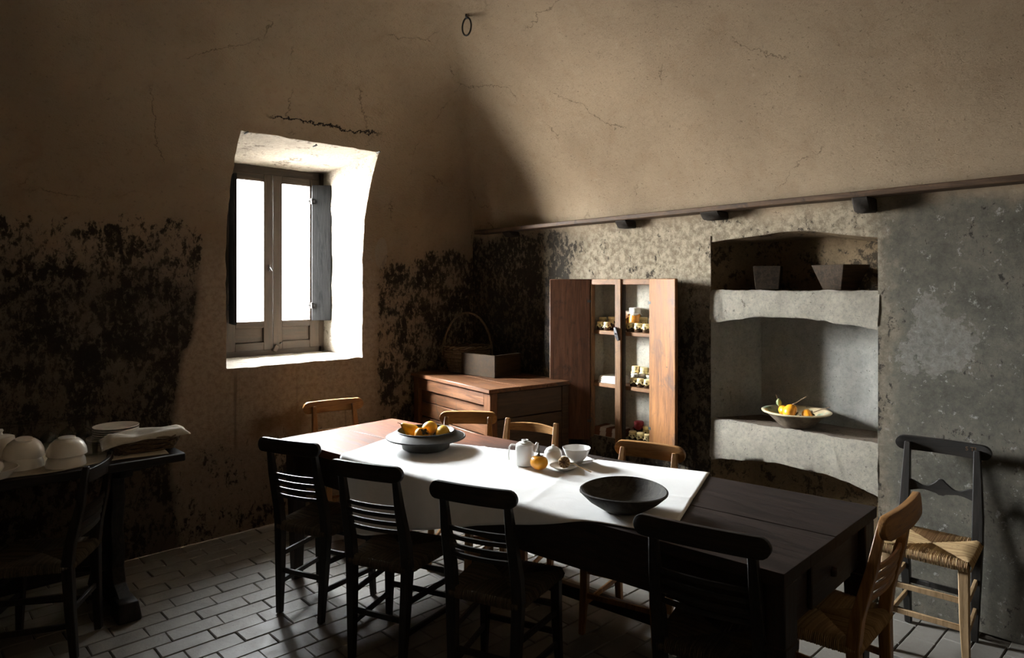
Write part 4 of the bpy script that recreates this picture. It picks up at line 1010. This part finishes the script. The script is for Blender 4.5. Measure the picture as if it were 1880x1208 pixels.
Q = Vector((0,0,1)).rotation_difference(ax).to_matrix(); m.v = [tuple(c0 + Q @ Vector((x*(1+0.04*math.cos(10*math.atan2(y,x))), y*(1+0.04*math.cos(10*math.atan2(y,x))), z))) for x,y,z in m.v]
m.build('seed_head', M['poppy'], pp, smooth=60)
m = MB()
for k in range(10):
    a = 2*PI*k/10; m.bar((0,0,0.0215),(0.024*math.cos(a),0.024*math.sin(a),0.0165),0.003,0.004)
m.v = [tuple(c0 + Q @ Vector(p)) for p in m.v]; m.build('crown', M['poppy_d'], pp)
m = MB(); q0 = c0 - ax*0.022
m.tube([q0, q0+Vector((0.02,-0.035,-0.006)), Vector((0.035,-0.085,0.008)), Vector((0.03,-0.135,0.004))], [0.003,0.0025,0.0025,0.003], 7); m.build('stalk', M['poppy'], pp)

# ================================================================== CHEST, BASKET, BOX
ch_a, ch_b = Vector((-0.695,-0.10)), Vector((-0.838,-1.165))
CHZ = 0.95; cdir = (ch_b-ch_a); CL = cdir.length; cdir.normalize(); cin = Vector((-cdir.y, cdir.x)); cin = cin if cin.x > 0 else -cin
crz = math.atan2(cin.y, cin.x)      # local +x = into the room's right wall, local y = along front (towards window positive)
CDp = 0.68
chest = thing('wooden_chest', 'large dark wooden chest with plank lid in the room corner', 'chest', ((ch_a.x+ch_b.x)/2, (ch_a.y+ch_b.y)/2, 0), crz)
hl = CL/2
for a, b in ((0.0,0.36),(0.36,0.70),(0.70,1.0)):
    m = MB(); m.box((-0.02+(a+b)/2*(CDp+0.02), 0, CHZ-0.014), ((b-a)*(CDp+0.02)-0.003, CL+0.03, 0.028)); m.build('lid_plank', M['chest_y'], chest, bevel=0.004)
BZ = CHZ-0.03
for s_ in (-1,1):
    m = MB(); m.box((0.03,s_*(hl-0.04),BZ/2),(0.06,0.08,BZ)); m.build('corner_stile', M['chest_z'], chest, bevel=0.004)
    m = MB(); m.box((CDp-0.03,s_*(hl-0.03),BZ/2),(0.06,0.06,BZ)); m.build('corner_stile', M['chest_x'], chest, bevel=0.004)
m = MB(); m.box((0.03,0,BZ-0.045),(0.056,CL-0.16,0.09)); m.build('front_rail', M['chest_y'], chest, bevel=0.004)
m = MB(); m.box((0.03,0,0.12),(0.056,CL-0.16,0.09)); m.build('front_rail', M['chest_y'], chest, bevel=0.004)
for z0, z1 in ((0.165,0.40),(0.40,0.62),(0.62,0.735),(0.735,BZ-0.09)):
    m = MB(); m.box((0.040,0,(z0+z1)/2),(0.025,CL-0.16,z1-z0-0.005)); m.build('front_plank', M['chest_y'], chest, bevel=0.005)
for s_ in (-1,1):
    for z0, z1 in ((0.08,0.40),(0.40,0.74),(0.74,BZ)):
        m = MB(); m.box((CDp/2,s_*(hl-0.018),(z0+z1)/2),(CDp-0.12,0.025,z1-z0-0.006)); m.build('end_plank', M['chest_x'], chest, bevel=0.004)
m = MB(); m.box((CDp-0.012,0,0.5),(0.02,CL-0.12,0.8)); m.build('back_panel', M['chest_x'], chest)

bk = thing('wicker_basket', 'round brown wicker basket with a tall hoop handle on the chest', 'basket', (-0.37,-0.37,CHZ+0.001), math.radians(-44))
ba, bb_ = 0.175, 0.135
m = MB()
for k in range(13):
    z = 0.008+0.0145*k; g = 0.80+0.22*math.sin(min(1,k/12)*PI*0.5)
    m.tube([(ba*g*math.cos(2*PI*i/52)*(1+0.012*math.cos(i*PI/2+k*PI)), bb_*g*math.sin(2*PI*i/52)*(1+0.012*math.cos(i*PI/2+k*PI)), z) for i in range(52)], 0.0062, 5, True)
m.build('woven_wall', M['wicker'], bk, smooth=60)
m = MB()
for k in range(26):
    a = 2*PI*k/26; m.tube([(ba*0.8*math.cos(a),bb_*0.8*math.sin(a),0.005),(ba*0.98*math.cos(a),bb_*0.98*math.sin(a),0.10),(ba*1.02*math.cos(a),bb_*1.02*math.sin(a),0.19)], 0.005, 5)
m.build('stakes', M['wicker'], bk, smooth=60)
m = MB()
for ph in (0, PI): m.tube([((ba*1.05+0.008*math.cos(i*0.9+ph))*math.cos(2*PI*i/60), (bb_*1.05+0.008*math.cos(i*0.9+ph))*math.sin(2*PI*i/60), 0.195+0.010*math.sin(i*0.9+ph)) for i in range(60)], 0.0075, 6, True)
m.build('braided_rim', M['wicker'], bk, smooth=60)
m = MB(); m.lathe([(0,0),(0.1,0),(0.1,0.006),(0,0.006)], 28, (0,0,0.001), 1.38, 1.06); m.build('base', M['wicker'], bk)
m = MB()
for ph in (0, 2.1, 4.2): m.tube([((0.205+0.006*math.cos(i*0.8+ph))*math.cos(PI*i/32)*(1.0 if 1 else 0)*0.95, 0.006*math.sin(i*0.8+ph), 0.13 + (0.335+0.006*math.cos(i*0.8+ph))*math.sin(PI*i/32)) for i in range(33)], 0.0042, 6)
m.build('handle', M['wicker'], bk, smooth=60)

# open wooden box: corner at (-0.474,-0.805), sides to (-0.351,-0.414) and (-0.183,-0.794)
bx = thing('wooden_box', 'open plain wooden box in front of the wicker basket on the chest', 'box', (-0.467,-0.800,CHZ+0.001), math.radians(4))
bw, bd, bh, bt = 0.29, 0.36, 0.165, 0.013
for c, d in (((bt/2,bd/2,bh/2),(bt,bd,bh)), ((bw-bt/2,bd/2,bh/2),(bt,bd,bh)), ((bw/2,bt/2,bh/2),(bw-2*bt,bt,bh)), ((bw/2,bd-bt/2,bh/2),(bw-2*bt,bt,bh))):
    MB().box(c, d).build('side_board', M['crate'], bx, bevel=0.002)
MB().box((bw/2,bd/2,0.006),(bw-2*bt,bd-2*bt,0.010)).build('bottom_board', M['crate'], bx)

# ================================================================== WALL CUPBOARD
cp = thing('wall_cupboard', 'recessed wooden wall cupboard with open doors and two shelves of jars', 'cupboard', (0,-1.605,0.555))
def cloc(x, y, z): return (x, y+1.605, z-0.555)
MB().box(cloc(-0.006,(CY0+CY1)/2,1.66),(0.05,CY1-CY0+0.05,0.04)).build('top_rail', M['frame_y'], cp, bevel=0.003)
for yy in (CY0-0.008, CY1+0.008): MB().box(cloc(-0.004,yy,1.11),(0.045,0.036,1.14)).build('frame_stile', M['frame_z'], cp, bevel=0.003)
mu = MB().box(cloc(-0.018,-1.600,1.105),(0.05,0.052,1.15)).build('center_post', M['frame_z'], cp, bevel=0.004)
MB().box(cloc(-0.014,-1.632,1.105),(0.032,0.012,1.15)).build('post_shaded_side', M['dark_wood'], mu, bevel=0.003)  # added dark strip standing in for the shaded side of the post
m = MB(); m.chain([cloc(-0.052,-1.585,1.345),cloc(-0.058,-1.60,1.30),cloc(-0.052,-1.617,1.255)], [0.022,0.034,0.022], 0.018, (0,1,0)); lt = m.build('turn_latch', M['iron'], mu, bevel=0.004)
MB().lathe([(0,-0.006),(0.006,-0.004),(0.006,0.004),(0,0.006)], 8, cloc(-0.068,-1.60,1.30)).build('pin', M['iron'], lt)
for zt in (1.312, 0.936):
    MB().box(cloc(0.092,(RY0+RY1)/2,zt-0.014),(0.178,RY1-RY0-0.004,0.028)).build('shelf', M['frame_y'], cp, bevel=0.003)
def door(h, free, mat, tz=1.68, bz=0.545, boards=1):
    h, free = Vector(h), Vector(free); d = free-h; L = d.length; a = math.atan2(d.y, d.x)
    o = None
    for k in range(boards):
        m = MB(); x0, x1 = L*k/boards, L*(k+1)/boards
        m.box(((x0+x1)/2,0,(tz-bz)/2),(x1-x0-0.001,0.024,tz-bz))
        if o is None:
            o = m.build('door', mat, cp, bevel=0.004); o.location = cloc(h.x,h.y,bz); o.rotation_euler = (0,0,a)
        else: m.build('door_board', mat, o, bevel=0.003)
    for zz in (0.14, tz-bz-0.16):
        MB().box((0.008,0.0,zz),(0.026,0.028,0.018)).build('hinge', M['iron'], o)
    m = MB(); m.lathe([(0.0,-0.003),(0.004,-0.002),(0.004,0.002),(0,0.003)], 8, (L*0.7,-0.014,(tz-bz)*0.5)); m.build('nail', M['iron'], o)
    return o
door((-0.03,-1.345), (-0.205,-1.108), M['door_shaded'], bz=0.52)
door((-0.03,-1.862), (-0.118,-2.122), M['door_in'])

def jar(loc, r, h, label, kind='cream', content='jam', cloth=False, group=None):
    t = thing('preserve_jar', label, 'jar', loc, random.uniform(0,6), group)
    MB().lathe([(0,0),(r*0.9,0),(r,0.006),(r,h*0.62),(r*0.82,h*0.74),(r*0.8,h*0.8),(0,h*0.8)], 20).build('jar_glass', M[content], t, smooth=50)
    m = MB(); vs = []; n = 24; zt = h; P = [(0,zt),(r*0.84,zt),(r*0.95,zt-0.004),(r*0.93,h*0.80),(r*0.88,h*0.76),(r*1.14,max(h*0.42, h-0.048))]
    for i, (rr, z) in enumerate(P):
        for k in range(n):
            a = 2*PI*k/n; q = rr*(1+(0.10*math.sin(7*a)+0.06*math.sin(11*a+1) if i == 5 else 0)); vs.append((q*math.cos(a), q*math.sin(a), z + (0.007*math.sin(4*a) if i == 5 else 0)))
    fs = [(i*n+k, i*n+(k+1)%n, (i+1)*n+(k+1)%n, (i+1)*n+k) for i in range(5) for k in range(n)]
    m.add(vs, fs); cv = m.build('cover', M[{'cream':'cover','red':'redcover','white':'whitecloth'}[kind]], t, smooth=50)
    so__ = cv.modifiers.new('thick','SOLIDIFY'); so__.thickness = 0.0012
    MB().tube([(r*0.87*math.cos(2*PI*k/18), r*0.87*math.sin(2*PI*k/18), h*0.775) for k in range(18)], 0.0016, 5, True).build('string', M['twig'], t)
    return t
JG = 'preserve jars in the wall cupboard'; S1, S2, S3 = 1.3125, 0.9365, 0.5565
UR, MR, BR, UL = 'upper right shelf of the cupboard', 'middle right shelf of the cupboard', 'bottom right of the cupboard', 'upper left shelf of the cupboard'
for (x,y,z,r_,h_,lab,kd,ct) in [
    (0.037,-1.652,S1,0.030,0.062,'cream-topped jar, first from the post, front row, '+UR,'cream','jam'),
    (0.037,-1.718,S1,0.030,0.062,'cream-topped jar, second from the post, front row, '+UR,'cream','jam'),
    (0.037,-1.784,S1,0.029,0.060,'cream-topped jar, third from the post, front row, '+UR,'cream','jam'),
    (0.037,-1.845,S1,0.028,0.058,'cream-topped jar half hidden by the right door, front row, '+UR,'cream','jam'),
    (0.102,-1.712,S1,0.031,0.100,'taller cream-topped jar behind the front row, '+UR,'cream','jam'),
    (0.128,-1.622,S1,0.043,0.165,'big jar of orange fruit tied with white cloth, '+UR,'white','peach'),
    (0.105,-1.786,S1,0.031,0.098,'jar with crumpled white cloth top behind the front row, '+UR,'white','jam'),
    (0.037,-1.385,S1,0.026,0.060,'small cream-topped jar, left of two, front row, '+UL,'cream','jam'),
    (0.037,-1.445,S1,0.026,0.060,'small cream-topped jar, right of two, front row, '+UL,'cream','jam'),
    (0.104,-1.440,S1,0.034,0.095,'larger cream-topped jar behind the small ones, '+UL,'cream','jam'),
    (0.105,-1.352,S1,0.030,0.088,'dark jar in shade beside the left door, '+UL,'cream','jam'),
    (0.135,-1.525,S1,0.040,0.14,'big jar in deep shade at the back, '+UL,'white','jam'),
    (0.034,-1.680,S2,0.026,0.060,'small cream-topped jar, first from the post, front row, '+MR,'cream','jam'),
    (0.034,-1.738,S2,0.026,0.060,'small cream-topped jar, second from the post, front row, '+MR,'cream','jam'),
    (0.034,-1.795,S2,0.026,0.058,'small cream-topped jar, third from the post, front row, '+MR,'cream','jam'),
    (0.034,-1.850,S2,0.026,0.058,'small cream-topped jar half hidden by the right door, '+MR,'cream','jam'),
    (0.092,-1.645,S2,0.026,0.078,'dark glass jar close to the post, second row, '+MR,'white','jam'),
    (0.092,-1.706,S2,0.026,0.082,'jar in the middle of the second row, '+MR,'white','jam'),
    (0.092,-1.768,S2,0.026,0.082,'jar at the right of the second row, '+MR,'white','jam'),
    (0.150,-1.612,S2,0.030,0.125,'tall cream-topped jar nearest the post, back row, '+MR,'cream','jam'),
    (0.150,-1.684,S2,0.030,0.122,'tall cream-topped jar in the middle, back row, '+MR,'cream','jam'),
    (0.150,-1.752,S2,0.030,0.120,'tall cream-topped jar at the right, back row, '+MR,'cream','jam'),
    (0.037,-1.670,S3,0.029,0.068,'small cream-topped jar nearest the post, '+BR,'cream','jam'),
    (0.037,-1.735,S3,0.029,0.068,'small cream-topped jar, middle of the front row, '+BR,'cream','jam'),
    (0.037,-1.798,S3,0.029,0.066,'small cream-topped jar beside the right door, front row, '+BR,'cream','jam'),
    (0.104,-1.738,S3,0.028,0.100,'wide cream-topped jar behind the front row, '+BR,'cream','jam'),
    (0.115,-1.665,S3,0.036,0.125,'red-topped jar nearest the post, '+BR,'red','jam'),
    (0.150,-1.800,S3,0.030,0.140,'red-topped jar at the back right, '+BR,'red','jam'),
    (0.098,-1.848,S3,0.026,0.115,'cream-topped jar half hidden by the door, second row, '+BR,'cream','jam')]:
    jar((x,y,z), r_, h_, lab, kd, ct, kd == 'white', JG)
def folded(name, label, cat, c, d, mat, layers=3, rz=0.0, ripple=0.004):
    t = thing(name, label, cat, c, rz)
    for k in range(layers):
        m = MB(); z0 = d[2]*k/layers; th = d[2]/layers*0.9
        for sgn in (0,1): pass
        def top(u, v): 
            x, y = (u-0.5)*d[0]*(1-0.03*k), (v-0.5)*d[1]*(1-0.04*k); e = min(u,1-u,v,1-v)
            return (x, y, z0 + th*min(1, (e/0.06)**0.5) + ripple*noise.noise(Vector((x*18,y*18,k)))*min(1,e/0.1) )
        m.grid(top, 18, 18); n0 = len(m.v)
        m.grid(lambda u,v: ((u-0.5)*d[0]*(1-0.03*k), (v-0.5)*d[1]*(1-0.04*k), z0), 18, 18)
        m.build('fold', mat, t, smooth=60)
    return t
folded('folded_napkins', 'folded white napkins on the middle left cupboard shelf', 'napkins', (0.09,-1.465,S2), (0.15,0.19,0.05), M['whitecloth'], 3, 0.12)
def mat_stripe():
    n = NT('striped_towel'); o = n.xyz(n.obj()); wv = n.math('FRACT', n.math('MULTIPLY', o['Y'], 9.5))
    c = n.mix(n.mr(wv, 0.48, 0.52), (0.60,0.57,0.52), (0.17,0.075,0.045)); f = n.noise(n.obj(), 70, 4)
    return n.fin(c, 0.9, n.bump(f, 0.35, 0.003), 0.1)
M['stripe'] = mat_stripe()
folded('striped_towel', 'folded brown and white striped towel at the bottom left of the cupboard', 'towel', (0.092,-1.445,S3), (0.16,0.24,0.06), M['stripe'], 2, 0.05)

# ================================================================== NICHE THINGS
def trough(loc, rz, top, bot, h, label):
    t = thing('wooden_trough', label, 'box', loc, rz, 'tapered boxes in the niche')
    (a,b),(c,d) = top, bot; th = 0.012
    def q(sx, sy, k, ins=0.0):
        w_, l_ = (c+(a-c)*k)/2-ins, (d+(b-d)*k)/2-ins; return Vector((sx*w_, sy*l_, h*k))
    cs = [(-1,-1),(1,-1),(1,1),(-1,1)]
    for i in range(4):
        p, r_ = cs[i], cs[(i+1)%4]; m = MB()
        m.hexa([q(*p,0),q(*r_,0),q(*r_,0,th),q(*p,0,th),q(*p,1),q(*r_,1),q(*r_,1,th),q(*p,1,th)]); m.build('side_board', M['trough'], t, bevel=0.002)
    m = MB(); m.hexa([q(*p,0,th) for p in cs]+[q(*p,0.08,th) for p in cs]); m.build('bottom_board', M['trough'], t)
trough((0.135,-2.60,1.613), math.radians(20), (0.17,0.155), (0.145,0.13), 0.14, 'narrow weathered tapered wooden box at the left of the top niche')
trough((0.145,-3.015,1.613), math.radians(-24), (0.19,0.235), (0.12,0.13), 0.14, 'dark widely flared wooden box at the right of the top niche')
nb = thing('clay_bowl', 'worn cream-glazed clay bowl with fruit on the niche ledge', 'bowl', (0.125,-2.775,0.816))
pf_out = [(0,0),(0.085,0),(0.092,0.004),(0.165,0.074),(0.170,0.078)]; pf_in = [(0.170,0.078),(0.190,0.082),(0.193,0.088),(0.186,0.092),(0.165,0.088),(0.09,0.020),(0,0.016)]
MB().lathe(pf_out, 44, cap=False).build('outer_body', M['crock_out'], nb, smooth=50); MB().lathe(pf_in, 44, cap=False).build('glazed_inside', M['crock'], nb, smooth=50)
NG = 'fruit in the niche bowl'
persimmon((0.115,-2.715,0.862), 0.040, 'orange persimmon on the left in the niche bowl', (0.2,0.1,0), stem=False, group=NG)
persimmon((0.068,-2.765,0.862), 0.046, 'biggest orange persimmon at the front of the niche bowl', (1.9,0.2,0), stem=False, group=NG)
persimmon((0.10,-2.855,0.856), 0.038, 'persimmon with dark calyx on the right in the niche bowl', (0.9,-0.5,0.8), stem=False, group=NG)
def twig(label, pts, r0, leaf=None):
    t = thing('fruit_twig', label, 'twig', pts[0], 0, 'twigs in the niche bowl'); o_ = Vector(pts[0])
    MB().tube([Vector(p)-o_ for p in pts], [r0*(1-0.1*k) for k in range(len(pts))], 6).build('stick', M['twig'], t)
    if leaf:
        l0 = Vector(leaf[0])-o_; dr_ = Vector(leaf[1]); sd = Vector(leaf[2]); m = MB(); n = 8
        vs = []; fs = []
        for i in range(n+1):
            u = i/n; w_ = 0.016*math.sin(PI*u)**0.8; c = l0 + dr_*u + Vector((0,0,0.0)); vs += [c - sd*w_, c + Vector((-0.004,0.0,0))*math.sin(PI*u), c + sd*w_]
        for i in range(n): fs += [(3*i,3*i+1,3*i+4,3*i+3),(3*i+1,3*i+2,3*i+5,3*i+4)]
        m.add(vs, fs); lo = m.build('leaf', M['leaf'], t, smooth=80); lo.modifiers.new('thick','SOLIDIFY').thickness = 0.0008
twig('short upright twig with one pale leaf at the left of the niche bowl', [(0.125,-2.690,0.905),(0.12,-2.672,0.945),(0.12,-2.655,0.985)], 0.0025, ((0.12,-2.672,0.965),(-0.004,-0.006,-0.05),(0.55,-0.8,0)))
twig('forked bare twig rising in the middle of the niche bowl', [(0.11,-2.735,0.925),(0.11,-2.785,0.955),(0.105,-2.825,0.985),(0.10,-2.845,0.998)], 0.003)
twig('straight bare twig pointing right out of the niche bowl', [(0.10,-2.87,0.905),(0.09,-2.93,0.935),(0.08,-2.985,0.958)], 0.003)

# ================================================================== WALL SHELF
sh = thing('wall_shelf', 'long dark plank shelf on wooden brackets above the niche and cupboard', 'shelf', (0,-2.2,2.075))
m = MB(); n = 30; vs = []; fs = []
SH0, SH1 = -0.19, -4.4
for i in range(n+1):
    y = SH0+(SH1-SH0)*i/n; w1 = 0.004*noise.noise(Vector((y*3,1,1))); z = 2.059 + 0.040*(SH0-y)/3.7 + 0.004*noise.noise(Vector((y*2,4,4)))
    xw = -inset(z+0.03)+0.0
    vs += [(xw,y+2.2,z-2.075),(-0.15+w1,y+2.2,z-2.075),(-0.15+w1,y+2.2,z-2.075+0.030),(xw,y+2.2,z-2.075+0.030)]
for i in range(n):
    for k in range(4): fs.append((4*i+k,4*i+(k+1)%4,4*i+4+(k+1)%4,4*i+4+k))
fs += [(0,1,2,3),(4*n+3,4*n+2,4*n+1,4*n)]
m.add(vs, fs); m.build('plank', M['plank'], sh, bevel=0.004)
for y, wz, dx_, hz in ((-0.55,0.10,0.13,0.04),(-1.69,0.10,0.14,0.05),(-2.36,0.13,0.15,0.045),(-3.22,0.085,0.15,0.075)):
    z = 2.059 + 0.040*(SH0-y)/3.7
    m = MB(); m.hexa([(0.02,y+2.2-wz/2,z-2.075-hz),(-dx_*0.7,y+2.2-wz/2,z-2.075-hz),(-dx_*0.7,y+2.2+wz/2,z-2.075-hz),(0.02,y+2.2+wz/2,z-2.075-hz),(0.02,y+2.2-wz/2,z-2.075),(-dx_,y+2.2-wz/2,z-2.075),(-dx_,y+2.2+wz/2,z-2.075),(0.02,y+2.2+wz/2,z-2.075)])
    m.build('bracket', M['dark_wood'], sh, bevel=0.008)

# ================================================================== CEILING RING
rg = thing('iron_ring', 'black iron ring hanging from a hook in the vault', 'ring', (-1.06,-1.19,3.365), math.radians(30))
MB().tube([(0,0,0.03),(0,0,0.0),(0.012,0,-0.012),(0.014,0,-0.026),(0,0,-0.036),(-0.014,0,-0.026),(-0.010,0,-0.014)], 0.006, 8).build('hook', M['iron'], rg)
m = MB(); m.tube([(0.0+0.012*math.sin(a_), 0.034*math.sin(a_)+0.0, -0.036-0.052+0.056*math.cos(a_)) for a_ in [2*PI*i/32 for i in range(32)]], 0.0055, 8, True); m.build('hoop', M['iron'], rg)
m = MB(); m.tube([(-0.05,0.01,0.03),(-0.02,0,0.012),(0,0,0.006),(0.03,0,0.014),(0.055,-0.01,0.03)], [0.004,0.006,0.008,0.006,0.003], 6); m.build('anchor', M['iron'], rg)
# nails over the window reveal
for k, (x,z,lab) in enumerate(((-2.075,2.60,'left'),(-1.60,2.585,'middle'),(-1.105,2.605,'right'))):
    o = MB().tube([(0,0.02,0),(0,-0.012,0.002),(0.004,-0.02,0.008)], [0.006,0.006,0.008], 6).build('iron_nail', M['iron']); o.location = (x,-inset(z)-0.002,z); tag(o, lab+' iron nail at the top edge of the window recess', 'nail', 'nails over the window')
